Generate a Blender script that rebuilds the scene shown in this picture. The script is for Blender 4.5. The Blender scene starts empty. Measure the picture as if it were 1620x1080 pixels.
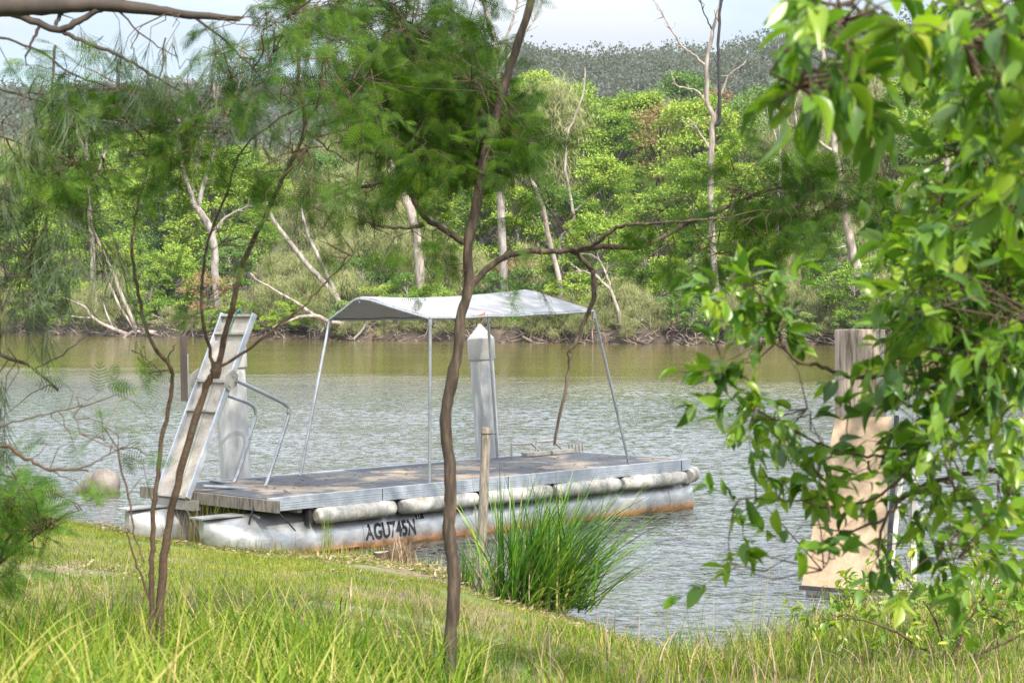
import bpy, math, random
import numpy as np
from mathutils import Vector

random.seed(7)
rng = np.random.default_rng(11)
sc = bpy.context.scene
col = sc.collection
R = math.radians
F = 3000.0      # focal length in photograph pixels
EYE = 2.5       # camera height above the water
HAZE = 0.00012
HOR = 485.0     # horizon row in the photograph

def P(px, py, Y):
    """world point seen at photograph pixel (px, py) at distance Y"""
    return np.array([(px - 810.0) / F * Y, Y, EYE - (py - HOR) / F * Y])

# ------------------------------------------------------------------ materials
def new_mat(name):
    m = bpy.data.materials.new(name); m.use_nodes = True
    nt = m.node_tree
    b = nt.nodes['Principled BSDF']
    return m, nt, nt.nodes, nt.links, b

def ramp(nt, fac, stops):
    r = nt.nodes.new('ShaderNodeValToRGB')
    e = r.color_ramp.elements
    while len(e) < len(stops): e.new(0.5)
    for k, (p, c) in enumerate(stops):
        e[k].position = p; e[k].color = (c[0], c[1], c[2], 1)
    nt.links.new(fac, r.inputs[0])
    return r.outputs[0]

def noise(nt, scale, detail=4, rough=0.55, vec=None, dist=0.0):
    n = nt.nodes.new('ShaderNodeTexNoise')
    n.inputs['Scale'].default_value = scale; n.inputs['Detail'].default_value = detail
    n.inputs['Roughness'].default_value = rough; n.inputs['Distortion'].default_value = dist
    if vec is not None: nt.links.new(vec, n.inputs['Vector'])
    return n.outputs['Fac']

def coords(nt, scale=(1, 1, 1), kind='Object', rot=(0, 0, 0)):
    t = nt.nodes.new('ShaderNodeTexCoord'); m = nt.nodes.new('ShaderNodeMapping')
    m.inputs['Scale'].default_value = scale; m.inputs['Rotation'].default_value = rot
    nt.links.new(t.outputs[kind], m.inputs['Vector'])
    return m.outputs['Vector']

def math_node(nt, op, a, b=None, c=None, clamp=False):
    n = nt.nodes.new('ShaderNodeMath'); n.operation = op; n.use_clamp = clamp
    for i, v in enumerate((a, b, c)):
        if v is None: continue
        if isinstance(v, (int, float)): n.inputs[i].default_value = v
        else: nt.links.new(v, n.inputs[i])
    return n.outputs[0]

def mixc(nt, fac, a, b, mode='MIX'):
    n = nt.nodes.new('ShaderNodeMix'); n.data_type = 'RGBA'; n.blend_type = mode
    for s, v in ((n.inputs[0], fac), (n.inputs[6], a), (n.inputs[7], b)):
        if isinstance(v, (int, float)): s.default_value = v
        elif isinstance(v, tuple): s.default_value = (v[0], v[1], v[2], 1)
        else: nt.links.new(v, s)
    return n.outputs[2]

def bump(nt, h, strength, dist, b):
    n = nt.nodes.new('ShaderNodeBump'); n.inputs['Strength'].default_value = strength
    n.inputs['Distance'].default_value = dist
    nt.links.new(h, n.inputs['Height']); nt.links.new(n.outputs[0], b.inputs['Normal'])
    return n

def leaf_mat(name, cols, trans=0.35, rough=0.5, clump=1.2, tcol=None, objvar=0.25, spec=0.3):
    """foliage: colour varies leaf by leaf (attribute), clump by clump and plant by plant"""
    m, nt, N, L, b = new_mat(name)
    a = N.new('ShaderNodeAttribute'); a.attribute_name = 'rnd'
    oi = N.new('ShaderNodeObjectInfo')
    nz = noise(nt, clump, 2, 0.5, coords(nt))
    f = math_node(nt, 'MULTIPLY', a.outputs['Fac'], 0.55)
    f = math_node(nt, 'MULTIPLY_ADD', nz, 0.55, f)
    o = math_node(nt, 'MULTIPLY_ADD', oi.outputs['Random'], objvar, -objvar * 0.5)
    f = math_node(nt, 'ADD', f, o, clamp=True)
    n = len(cols)
    c = ramp(nt, f, [(0.12 + 0.76 * k / (n - 1), cols[k]) for k in range(n)])
    L.new(c, b.inputs['Base Color'])
    b.inputs['Roughness'].default_value = rough
    b.inputs['Specular IOR Level'].default_value = spec
    t = N.new('ShaderNodeBsdfTranslucent')
    tc = mixc(nt, 1.0, c, tcol or (1.25, 1.35, 0.5), 'MULTIPLY')
    L.new(tc, t.inputs['Color'])
    mx = N.new('ShaderNodeMixShader'); mx.inputs[0].default_value = trans
    L.new(b.outputs[0], mx.inputs[1]); L.new(t.outputs[0], mx.inputs[2])
    L.new(mx.outputs[0], N['Material Output'].inputs['Surface'])
    return m

def bark_mat(name, stops, scale=(6, 6, 1.2), nscale=4, rough=0.85, bd=0.01, bs=0.7):
    m, nt, N, L, b = new_mat(name)
    v = coords(nt, scale)
    n1 = noise(nt, nscale, 6, 0.65, v)
    L.new(ramp(nt, n1, stops), b.inputs['Base Color'])
    b.inputs['Roughness'].default_value = rough
    bump(nt, n1, bs, bd, b)
    return m

M = {}
M['leaf_bright'] = leaf_mat('leaf_bright', [(0.07, 0.15, 0.025), (0.19, 0.30, 0.045), (0.38, 0.46, 0.08)], 0.2, clump=0.7, spec=.12)
M['leaf_green'] = leaf_mat('leaf_green', [(0.05, 0.11, 0.03), (0.13, 0.225, 0.055), (0.30, 0.37, 0.12)], 0.2, clump=0.7, spec=.15)
M['leaf_grey'] = leaf_mat('leaf_grey', [(0.11, 0.13, 0.05), (0.23, 0.25, 0.105), (0.40, 0.40, 0.20)], 0.2, clump=0.7, spec=.12)
M['leaf_rust'] = leaf_mat('leaf_rust', [(0.16, 0.12, 0.05), (0.27, 0.18, 0.09), (0.36, 0.24, 0.13)], 0.25, clump=0.7)
M['leaf_hill'] = leaf_mat('leaf_hill', [(0.085, 0.10, 0.075), (0.115, 0.13, 0.115), (0.16, 0.175, 0.165)], 0.4, clump=0.03, spec=.1)
M['leaf_wattle'] = leaf_mat('leaf_wattle', [(0.012, 0.038, 0.005), (0.05, 0.118, 0.010), (0.17, 0.27, 0.022)], 0.4, clump=2.0, spec=.12)
M['leaf_bush'] = leaf_mat('leaf_bush', [(0.02, 0.07, 0.010), (0.06, 0.155, 0.015), (0.17, 0.30, 0.03)], 0.4, clump=2.0, spec=.12)
M['leaf_needle'] = leaf_mat('leaf_needle', [(0.03, 0.055, 0.025), (0.06, 0.095, 0.045), (0.11, 0.14, 0.07)], 0.3, clump=2.0)
M['leaf_broad'] = leaf_mat('leaf_broad', [(0.022, 0.065, 0.012), (0.065, 0.15, 0.018), (0.14, 0.26, 0.025), (0.26, 0.37, 0.04), (0.46, 0.44, 0.07)], 0.45, rough=0.3, clump=3.0, spec=0.5)
M['grass'] = leaf_mat('grass', [(0.025, 0.07, 0.006), (0.085, 0.17, 0.012), (0.24, 0.31, 0.03), (0.50, 0.38, 0.18)], 0.35, clump=0.9, objvar=0, spec=.12)
M['lawn'] = leaf_mat('lawn', [(0.035, 0.075, 0.008), (0.10, 0.155, 0.014), (0.24, 0.28, 0.03), (0.40, 0.32, 0.12)], 0.3, clump=1.2, objvar=0, spec=.1)
M['tussock'] = leaf_mat('tussock', [(0.012, 0.05, 0.008), (0.045, 0.135, 0.014), (0.13, 0.27, 0.025), (0.50, 0.48, 0.13)], 0.3, rough=0.38, clump=2.5, objvar=0, spec=0.5)
M['dry'] = leaf_mat('dry', [(0.12, 0.07, 0.04), (0.26, 0.18, 0.11), (0.46, 0.35, 0.24)], 0.15, clump=3, tcol=(1, 0.9, 0.7), objvar=0)
M['bark_grey'] = bark_mat('bark_grey', [(0.35, (0.10, 0.08, 0.07)), (0.5, (0.24, 0.21, 0.19)), (0.68, (0.42, 0.39, 0.36))], (1.2, 1.2, 0.35), 2.5)
M['bark_pale'] = bark_mat('bark_pale', [(0.35, (0.13, 0.10, 0.085)), (0.5, (0.27, 0.225, 0.195)), (0.68, (0.44, 0.40, 0.36))], (1.2, 1.2, 0.3), 2.5)
M['bark_dark'] = bark_mat('bark_dark', [(0.3, (0.02, 0.016, 0.013)), (0.7, (0.075, 0.055, 0.045))], (2, 2, .4), 3)
M['bark_black'] = bark_mat('bark_black', [(0.3, (0.012, 0.012, 0.014)), (0.7, (0.05, 0.05, 0.055))], (2, 2, .4), 3)
M['bark_wattle'] = bark_mat('bark_wattle', [(0.3, (0.02, 0.014, 0.010)), (0.5, (0.055, 0.038, 0.026)), (0.7, (0.14, 0.10, 0.068))], (14, 14, 2.2), 3, bd=0.004)
M['twig'] = bark_mat('twig', [(0.3, (0.035, 0.02, 0.012)), (0.7, (0.10, 0.062, 0.035))], (20, 20, 20), 3, bd=0.002)
M['wood_grey'] = bark_mat('wood_grey', [(0.35, (0.09, 0.075, 0.06)), (0.6, (0.28, 0.24, 0.20))], (9, 9, 1.4), 4, bd=0.004)
M['root'] = bark_mat('root', [(0.3, (0.07, 0.05, 0.04)), (0.6, (0.26, 0.20, 0.16)), (0.8, (0.42, 0.35, 0.28))], (1, 1, 1), 2)

# ------------------------------------------------------------------ mesh helpers
def tag(o, label=None, cat=None, group=None, kind=None):
    if label: o['label'] = label
    if cat: o['category'] = cat
    if group: o['group'] = group
    if kind: o['kind'] = kind
    return o

def empty(name, loc=(0, 0, 0)):
    o = bpy.data.objects.new(name, None); o.location = tuple(float(v) for v in loc)
    o.empty_display_size = 0.2; col.objects.link(o); return o

def link(name, me, mat=None, parent=None, loc=None):
    o = bpy.data.objects.new(name, me); col.objects.link(o)
    if mat is not None and not me.materials: me.materials.append(mat)
    if parent is not None: o.parent = parent
    if loc is not None: o.location = tuple(float(v) for v in loc)
    return o

def np_mesh(name, V, Q, rnd=None, smooth=False):
    """V (n,3) float, Q (m,4) or (m,3) int"""
    me = bpy.data.meshes.new(name)
    V = np.asarray(V, dtype=np.float32); Q = np.asarray(Q, dtype=np.int32)
    k = Q.shape[1]
    me.vertices.add(len(V)); me.vertices.foreach_set('co', V.ravel())
    me.loops.add(Q.size); me.loops.foreach_set('vertex_index', Q.ravel())
    me.polygons.add(len(Q))
    me.polygons.foreach_set('loop_start', np.arange(0, Q.size, k, dtype=np.int32))
    me.polygons.foreach_set('use_smooth', np.full(len(Q), smooth, dtype=bool))
    if rnd is not None:
        a = me.attributes.new('rnd', 'FLOAT', 'POINT')
        a.data.foreach_set('value', np.asarray(rnd, dtype=np.float32))
    me.update(calc_edges=True)
    return me

def unit(a):
    a = np.asarray(a, dtype=float)
    return a / np.maximum(np.linalg.norm(a, axis=-1, keepdims=True), 1e-9)

class MB:
    """collects shapes, builds ONE mesh; origin is subtracted so parts sit under their thing"""
    def __init__(self, origin=(0, 0, 0)):
        self.v = []; self.f = []; self.s = []; self.o = np.array(origin, dtype=float)
    def add(self, vs, fs, smooth=False):
        b = len(self.v)
        self.v += [tuple(np.asarray(p, dtype=float) - self.o) for p in vs]
        self.f += [tuple(b + i for i in f) for f in fs]; self.s += [smooth] * len(fs)
    def box(self, c, ax, ay, az):
        """centre and three half-axis vectors"""
        c, ax, ay, az = (np.asarray(v, dtype=float) for v in (c, ax, ay, az))
        vs = [c + i * ax + j * ay + k * az for i in (-1, 1) for j in (-1, 1) for k in (-1, 1)]
        self.add(vs, [(0, 1, 3, 2), (4, 6, 7, 5), (0, 4, 5, 1), (2, 3, 7, 6), (0, 2, 6, 4), (1, 5, 7, 3)])
    def beam(self, a, b, w, h, up=(0, 0, 1)):
        a = np.asarray(a, float); b = np.asarray(b, float); d = b - a
        s = unit(np.cross(d, up)); u = unit(np.cross(s, d))
        self.box((a + b) / 2, d / 2, s * w / 2, u * h / 2)
    def tube(self, pts, rad, n=8, cap=True):
        pts = np.asarray(pts, dtype=float); m = len(pts)
        rad = np.broadcast_to(np.asarray(rad, dtype=float), (m,))
        t = np.gradient(pts, axis=0); t = unit(t)
        ref = np.array([0.0, 0, 1]) if abs(t[0][2]) < 0.9 else np.array([1.0, 0, 0])
        s = unit(np.cross(t[0], ref)); vs = []
        for i in range(m):
            s = unit(s - t[i] * np.dot(s, t[i])); u = np.cross(t[i], s)
            for k in range(n):
                a = 2 * math.pi * k / n
                vs.append(pts[i] + rad[i] * (math.cos(a) * s + math.sin(a) * u))
        fs = [(i * n + k, i * n + (k + 1) % n, (i + 1) * n + (k + 1) % n, (i + 1) * n + k) for i in range(m - 1) for k in range(n)]
        self.add(vs, fs, True)
        if cap:
            b = len(self.v)
            self.add([vs[k] for k in range(n)][::-1], [tuple(range(n))])
            self.add([vs[(m - 1) * n + k] for k in range(n)], [tuple(range(n))])
    def build(self, name, mat, parent=None, loc=None, bevel=0):
        me = bpy.data.meshes.new(name)
        me.from_pydata(self.v, [], self.f); me.update()
        me.polygons.foreach_set('use_smooth', self.s)
        o = link(name, me, mat, parent, loc)
        if bevel:
            md = o.modifiers.new('bevel', 'BEVEL'); md.width = bevel; md.segments = 2; md.limit_method = 'ANGLE'
        return o

def smooth_path(pts, sub=4, jit=0.0):
    """Catmull-Rom through the points"""
    p = np.asarray(pts, dtype=float)
    p = np.vstack([2 * p[0] - p[1], p, 2 * p[-1] - p[-2]])
    out = []
    for i in range(1, len(p) - 2):
        for k in range(sub):
            t = k / sub
            out.append(0.5 * ((2 * p[i]) + (-p[i - 1] + p[i + 1]) * t + (2 * p[i - 1] - 5 * p[i] + 4 * p[i + 1] - p[i + 2]) * t * t
                              + (-p[i - 1] + 3 * p[i] - 3 * p[i + 1] + p[i + 2]) * t ** 3))
    out.append(p[-2]); out = np.array(out)
    if jit: out[1:-1] += rng.normal(0, jit, out[1:-1].shape)
    return out

def scatter(tv, tf, T, A, B, C, rnd=None):
    """copy a template (tv, tf) to positions T with axes A, B, C (each (k,3), already scaled)"""
    k, n = len(T), len(tv)
    V = T[:, None, :] + tv[None, :, 0:1] * A[:, None, :] + tv[None, :, 1:2] * B[:, None, :] + tv[None, :, 2:3] * C[:, None, :]
    Q = (tf[None] + (np.arange(k) * n)[:, None, None]).reshape(-1, tf.shape[1])
    r = np.repeat(rng.random(k) if rnd is None else rnd, n)
    return V.reshape(-1, 3), Q, r

def merge(parts):
    Vs, Qs, Rs, b = [], [], [], 0
    for V, Q, r in parts:
        Vs.append(V); Qs.append(Q + b); Rs.append(r); b += len(V)
    return np.vstack(Vs), np.vstack(Qs), np.concatenate(Rs)

def frames(D, spin=None):
    """side and normal vectors for directions D, randomly spun"""
    D = unit(D); k = len(D)
    ref = unit(rng.normal(size=(k, 3))) if spin is None else spin
    S = unit(np.cross(D, ref)); Nn = np.cross(D, S)
    return D, S, Nn

QUAD_V = np.array([[0, 0, 0], [0.45, -0.5, 0.08], [1, 0, -0.06], [0.45, 0.5, 0.08]]); QUAD_F = np.array([[0, 1, 2, 3]])
# broad leaf: axis x 0..1, half width y, folded along the midrib and curved
def broad_template():
    xs = np.array([0, .12, .32, .55, .78, 1.0]); w = np.array([0.01, .14, .235, .24, .14, .005])
    v = []
    for x, h in zip(xs, w):
        z = -0.22 * x * x
        v += [[x, -h, z + 0.35 * h], [x, 0, z], [x, h, z + 0.35 * h]]
    f = []
    for i in range(len(xs) - 1):
        b = 3 * i
        f += [[b, b + 1, b + 4, b + 3], [b + 1, b + 2, b + 5, b + 4]]
    return np.array(v), np.array(f)
BROAD_V, BROAD_F = broad_template()
# wattle frond: a rachis with pairs of thin pinnae (x 0..1)
def frond_template(pairs=9):
    v = [[0, -.006, 0], [0, .006, 0], [1, .004, -.14], [1, -.004, -.14]]; f = [[0, 1, 2, 3]]
    for i in range(pairs):
        x = 0.10 + 0.88 * i / (pairs - 1); z = -0.14 * x * x
        ln = 0.34 * math.sin(math.pi * (0.18 + 0.72 * i / (pairs - 1)))
        for s in (-1, 1):
            b = len(v)
            v += [[x - .016, s * 0.01, z], [x + .016, s * 0.01, z], [x + .11 + .012, s * ln, z - .05], [x + .11 - .012, s * ln, z - .05]]
            f.append([b, b + 1, b + 2, b + 3] if s > 0 else [b, b + 3, b + 2, b + 1])
    return np.array(v), np.array(f)
FROND_V, FROND_F = frond_template()

# ------------------------------------------------------------------ ground
def near_pts():
    px = [(-260, 768), (-50, 790), (100, 817), (200, 838), (300, 857), (380, 871), (480, 880), (600, 884), (700, 902), (860, 962), (980, 1006),
          (1060, 1032), (1120, 1034), (1200, 1014), (1300, 990), (1450, 962), (1620, 930)]
    o = []
    for x, y in px:
        d = 2.47 * F / (y - HOR); o.append(((x - 810) / F * d, d))
    return np.array([(-60, 60), (-16, 33)] + o + [(8, 19), (20, 26), (60, 40)])
NEAR = near_pts()
def near_shore(x): return np.interp(x, NEAR[:, 0], NEAR[:, 1])
FAR = np.array([(-400, 330), (-120, 235), (-80, 200), (-48, 176), (-36, 163), (-20, 147), (-12, 141), (-4, 135), (2, 131), (8, 127), (12, 124), (22, 121), (36, 122), (60, 118), (120, 100), (400, 60)])
def far_shore(x): return np.interp(x, FAR[:, 0], FAR[:, 1]) + 1.0 * np.sin(x * 0.7) + 0.6 * np.sin(x * 1.9 + 1)
RIDGE = np.array([(-60, 150), (150, 148), (420, 140), (600, 128), (780, 78), (830, 82), (900, 94), (960, 92), (1080, 84), (1150, 76), (1230, 62), (1350, 40), (1450, 26), (1620, 22), (1800, 40)])
def vnoise(x, y, s):
    return (np.sin(x / s * 1.3 + 1.1 * np.sin(y / s * 0.9)) + np.sin(y / s * 1.7 + 0.8 * np.sin(x / s * 1.1 + 2)) + np.sin((x + y) / s * 0.8 + 3)) / 3
def sstep(t): t = np.clip(t, 0, 1); return t * t * (3 - 2 * t)
def height(x, y):
    x = np.asarray(x, float); y = np.asarray(y, float)
    t = near_shore(x) - y
    zn = np.where(t > 0, 0.07 * sstep(t / 0.4) + 0.10 * sstep((t - .5) / 2.5) + 0.068 * np.minimum(t, 18), np.maximum(-1.4, t * 0.35) - 0.03)
    zn = zn + np.where(t > 0.1, 0.018 * vnoise(x, y, 0.35) + 0.02 * vnoise(x + 5, y, 1.1), 0)
    f = y - far_shore(x)
    # far side: undercut earth bank, then rising ground, then the hill
    ridge_z = EYE + (HOR - np.interp(x / 600.0 * F + 810, RIDGE[:, 0], RIDGE[:, 1])) / F * 600 - 12
    low = 0.9 * sstep((f + 0.3) / 1.6) + 0.11 * np.clip(f, 0, 25) + 0.17 * np.clip(f - 25, 0, 90)
    low = low + np.where(f > 0, 0.18 * vnoise(x, y, 2.0) + 0.12 * vnoise(x, y, 0.9), 0)
    h = np.clip((y - 300) / 300.0, 0, 1.35)
    far = np.where(y < 300, low, low + (ridge_z - low) * sstep(np.minimum(h, 1) * 0.92 + 0.04) - np.clip(h - 1, 0, 1) * 60)
    zf = np.where(f > -0.3, far, np.maximum(-1.4, f * 0.4))
    return np.where(y < 60, zn, zf) if True else zn

def grid_mesh(name, xs, ys, zf, mat, smooth=True):
    X, Y = np.meshgrid(xs, ys); Z = zf(X, Y)
    V = np.stack([X, Y, Z], -1).reshape(-1, 3); nx, ny = len(xs), len(ys)
    i = (np.arange(ny - 1)[:, None] * nx + np.arange(nx - 1)[None]).ravel()
    Q = np.stack([i, i + 1, i + nx + 1, i + nx], -1)
    me = np_mesh(name, V, Q, smooth=smooth)
    return link(name, me, mat)

def graded(segs):
    out = []
    for a, b, s in segs: out.append(np.arange(a, b, s))
    return np.concatenate(out + [np.array([segs[-1][1]])])
gx = graded([(-600, -120, 30), (-120, -60, 4), (-60, -8, 0.8), (-8, 8, 0.09), (8, 50, 0.8), (50, 120, 4), (120, 600, 30)])
gy = graded([(-30, 0, 3), (0, 5, 0.5), (5, 20, 0.09), (20, 30, 0.4), (30, 110, 8), (110, 185, 0.6), (185, 320, 4), (320, 720, 10), (720, 1800, 90)])

def ground_mat():
    m, nt, N, L, b = new_mat('ground')
    v = coords(nt, (1, 1, 1))
    n1 = noise(nt, 1.1, 5, 0.6, v); n2 = noise(nt, 14, 5, 0.7, v)
    soil = ramp(nt, n2, [(0.3, (0.10, 0.075, 0.045)), (0.6, (0.22, 0.17, 0.10)), (0.8, (0.34, 0.28, 0.19))])
    moss = ramp(nt, n2, [(0.3, (0.05, 0.08, 0.012)), (0.7, (0.15, 0.18, 0.03))])
    f = ramp(nt, n1, [(0.42, (0, 0, 0)), (0.52, (1, 1, 1))])
    c = mixc(nt, f, soil, moss)
    # the far side is dark leaf-littered earth
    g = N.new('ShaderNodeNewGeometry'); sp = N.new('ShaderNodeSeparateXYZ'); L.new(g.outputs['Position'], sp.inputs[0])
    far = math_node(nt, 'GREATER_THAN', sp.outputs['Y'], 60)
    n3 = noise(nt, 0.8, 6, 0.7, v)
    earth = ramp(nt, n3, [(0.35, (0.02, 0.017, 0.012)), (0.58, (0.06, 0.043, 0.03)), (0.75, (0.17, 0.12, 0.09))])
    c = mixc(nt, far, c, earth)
    L.new(c, b.inputs['Base Color']); b.inputs['Roughness'].default_value = 0.95
    bump(nt, n2, 0.6, 0.03, b)
    return m
ground = grid_mesh('ground', gx, gy, height, ground_mat()); tag(ground, kind='structure')

# ------------------------------------------------------------------ water
def water_mat():
    m, nt, N, L, b = new_mat('river_water')
    g = N.new('ShaderNodeNewGeometry'); sp = N.new('ShaderNodeSeparateXYZ'); L.new(g.outputs['Position'], sp.inputs[0])
    x, y = sp.outputs['X'], sp.outputs['Y']
    big = noise(nt, 1.0, 3, 0.55, coords(nt, (0.06, 0.16, 1)))
    streak = noise(nt, 1.0, 3, 0.6, coords(nt, (0.35, 1.0, 1)))
    # wind-ruffled water on the near side, calm water under the far bank
    e = math_node(nt, 'MULTIPLY_ADD', x, -0.45, 60.0)           # where the ruffled area ends
    e = math_node(nt, 'MULTIPLY_ADD', big, 22.0, e)
    e = math_node(nt, 'MULTIPLY_ADD', streak, 10.0, e)
    d = math_node(nt, 'SUBTRACT', math_node(nt, 'SUBTRACT', e, 16.0), y)
    chop = math_node(nt, 'MULTIPLY_ADD', d, 0.05, 0.5, clamp=True)
    n1 = noise(nt, 1.0, 2, 0.5, coords(nt, (3.2, 4.6, 1)), 0.3)
    n2 = noise(nt, 1.0, 2, 0.5, coords(nt, (8.0, 11.0, 1)), 0.3)
    n3 = noise(nt, 1.0, 2, 0.5, coords(nt, (0.9, 1.6, 1)))
    far = math_node(nt, 'MULTIPLY_ADD', y, .05, -2.1, clamp=True)
    h = math_node(nt, 'MULTIPLY', n1, math_node(nt, 'MULTIPLY_ADD', far, .10, .015))
    h = math_node(nt, 'MULTIPLY_ADD', n2, 0.016, h)
    h = math_node(nt, 'MULTIPLY_ADD', n3, math_node(nt, 'MULTIPLY', far, .10), h)
    amp = math_node(nt, 'MULTIPLY_ADD', chop, 0.92, 0.10)
    h = math_node(nt, 'MULTIPLY', h, amp)
    bn = bump(nt, h, 1.0, 1.0, b)
    mud = ramp(nt, big, [(0.35, (0.10, 0.095, 0.016)), (0.55, (0.15, 0.125, 0.022)), (0.7, (0.21, 0.15, 0.035))])
    L.new(mixc(nt, chop, mud, (0.030, 0.034, 0.022)), b.inputs['Base Color'])
    b.inputs['Roughness'].default_value = 0.06; b.inputs['IOR'].default_value = 1.5
    b.inputs['Specular IOR Level'].default_value = 1.0
    return m
def water_surface():
    us = np.concatenate([[-9, -2, -.8, -.5], np.linspace(-.36, .36, 760), [.5, .8, 2, 9]])
    ys = [11.5]
    while ys[-1] < 62: ys.append(ys[-1] * 1.0016)
    ys = np.concatenate([[4, 8], ys, [66, 72, 80, 100, 130, 170, 240, 420]])
    Yg = np.repeat(ys[:, None], len(us), 1); Xg = us[None] * (Yg + 3.0)
    r = np.random.default_rng(5); H = np.zeros_like(Xg)
    for lam, sl, cnt in ((.13, .040, 6), (.19, .044, 7), (.28, .040, 6), (.42, .030, 5), (.7, .018, 4), (1.5, .010, 3)):
        for _ in range(cnt):
            l_ = lam * r.uniform(.8, 1.25); a = math.pi / 2 + r.normal(0, .55); k = 2 * math.pi / l_
            H += sl * l_ / (2 * math.pi) * np.sin(k * (Xg * math.cos(a) + Yg * math.sin(a)) + r.uniform(0, 6.28) + .6 * np.sin(Xg * r.uniform(.5, 2) + r.uniform(0, 6)) + .6 * np.sin(Yg * r.uniform(.5, 1.5) + r.uniform(0, 6)))
    gust = .85 + .35 * vnoise(Xg, Yg * .6, 1.7) + .25 * vnoise(Xg * 1.1, Yg * .5, .6)
    amp = sstep((60 + 9 * vnoise(Xg, Yg * .35, 5.0) - Yg) / 14) * sstep((Yg - 11.5) / 3) * sstep((.38 - np.abs(us[None])) / .06) * gust
    # sheltered smoother water close in behind the boat bows
    amp = amp * (1 - .55 * sstep((-2.5 - Xg) / 2) * sstep((29 - Yg) / 6))
    H = H * amp * .92
    V = np.stack([Xg, Yg, H], -1).reshape(-1, 3); nx, ny = len(us), len(ys)
    i = (np.arange(ny - 1)[:, None] * nx + np.arange(nx - 1)[None]).ravel()
    return link('river_water', np_mesh('river_water', V, np.stack([i, i + 1, i + nx + 1, i + nx], -1), smooth=True), water_mat())
water = water_surface(); tag(water, kind='structure')

# ------------------------------------------------------------------ pontoon boat
def metal_mat(name, col1, col2, rough=0.4, metallic=0.8, scale=(2, 2, 2), ns=3, bd=0.002):
    m, nt, N, L, b = new_mat(name)
    n1 = noise(nt, ns, 6, 0.65, coords(nt, scale))
    L.new(ramp(nt, n1, [(0.3, col1), (0.7, col2)]), b.inputs['Base Color'])
    b.inputs['Metallic'].default_value = metallic
    r = ramp(nt, n1, [(0.3, (rough + .15,) * 3), (0.7, (rough,) * 3)]); L.new(r, b.inputs['Roughness'])
    bump(nt, n1, 0.4, bd, b)
    return m
M['alu'] = metal_mat('aluminium', (0.38, 0.41, 0.45), (0.58, 0.61, 0.66), 0.4, 0.5)
M['alu_dull'] = metal_mat('aluminium_weathered', (0.26, 0.24, 0.21), (0.44, 0.42, 0.38), 0.6, 0.3)
M['galv'] = metal_mat('galvanised_tube', (0.34, 0.35, 0.37), (0.52, 0.54, 0.56), 0.35, 0.8, (4, 4, 4))
M['rubber'] = metal_mat('black_fitting', (0.015, 0.015, 0.017), (0.05, 0.05, 0.055), 0.6, 0.0)

def hull_mat():
    m, nt, N, L, b = new_mat('hull_metal')
    g = N.new('ShaderNodeNewGeometry'); sp = N.new('ShaderNodeSeparateXYZ'); L.new(g.outputs['Position'], sp.inputs[0])
    n1 = noise(nt, 5, 6, 0.7, coords(nt, (1, 1, 2)))
    n2 = noise(nt, 9, 5, 0.7, coords(nt, (4, 4, 0.5)))
    c = ramp(nt, n1, [(0.3, (0.32, 0.31, 0.29)), (0.5, (0.46, 0.46, 0.45)), (0.72, (0.58, 0.59, 0.60))])
    # rusty tide stain rising unevenly from the waterline
    z = math_node(nt, 'MULTIPLY_ADD', n2, 0.14, math_node(nt, 'MULTIPLY', sp.outputs['Z'], -1.0))
    s = ramp(nt, math_node(nt, 'ADD', z, 0.5), [(0.455, (0, 0, 0)), (0.545, (1, 1, 1))])
    rust = ramp(nt, n1, [(0.3, (0.22, 0.09, 0.03)), (0.7, (0.46, 0.23, 0.09))])
    L.new(mixc(nt, s, c, rust), b.inputs['Base Color'])
    mt = math_node(nt, 'MULTIPLY_ADD', s, -0.55, 0.6); L.new(mt, b.inputs['Metallic'])
    L.new(math_node(nt, 'MULTIPLY_ADD', s, 0.35, 0.36), b.inputs['Roughness'])
    bump(nt, noise(nt, 2.2, 3, 0.5, coords(nt)), 0.5, 0.02, b)
    return m
M['hull'] = hull_mat()

def deck_mat():
    m, nt, N, L, b = new_mat('deck')
    v = coords(nt, (1, 1, 1))
    n1 = noise(nt, 1.3, 5, 0.65, v); n2 = noise(nt, 60, 4, 0.7, v)
    a = ramp(nt, n2, [(0.35, (0.055, 0.058, 0.065)), (0.65, (0.14, 0.145, 0.155))])
    s = ramp(nt, n2, [(0.35, (0.24, 0.19, 0.14)), (0.65, (0.44, 0.36, 0.28))])
    f = ramp(nt, n1, [(0.50, (0, 0, 0)), (0.60, (1, 1, 1))])
    L.new(mixc(nt, f, a, s), b.inputs['Base Color']); b.inputs['Roughness'].default_value = 0.85
    bump(nt, n2, 0.6, 0.01, b)
    return m
M['deck'] = deck_mat()

def fender_mat():
    m, nt, N, L, b = new_mat('fender_plastic')
    n1 = noise(nt, 6, 6, 0.75, coords(nt)); n2 = noise(nt, 22, 6, 0.85, coords(nt))
    c = ramp(nt, n1, [(0.38, (0.30, 0.27, 0.22)), (0.58, (0.56, 0.54, 0.50))])
    d = ramp(nt, n2, [(0.55, (0, 0, 0)), (0.70, (1, 1, 1))])
    L.new(mixc(nt, d, c, (0.16, 0.14, 0.11)), b.inputs['Base Color']); b.inputs['Roughness'].default_value = 0.7
    bump(nt, n1, 0.6, 0.02, b)
    return m
M['fender'] = fender_mat()

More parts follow.
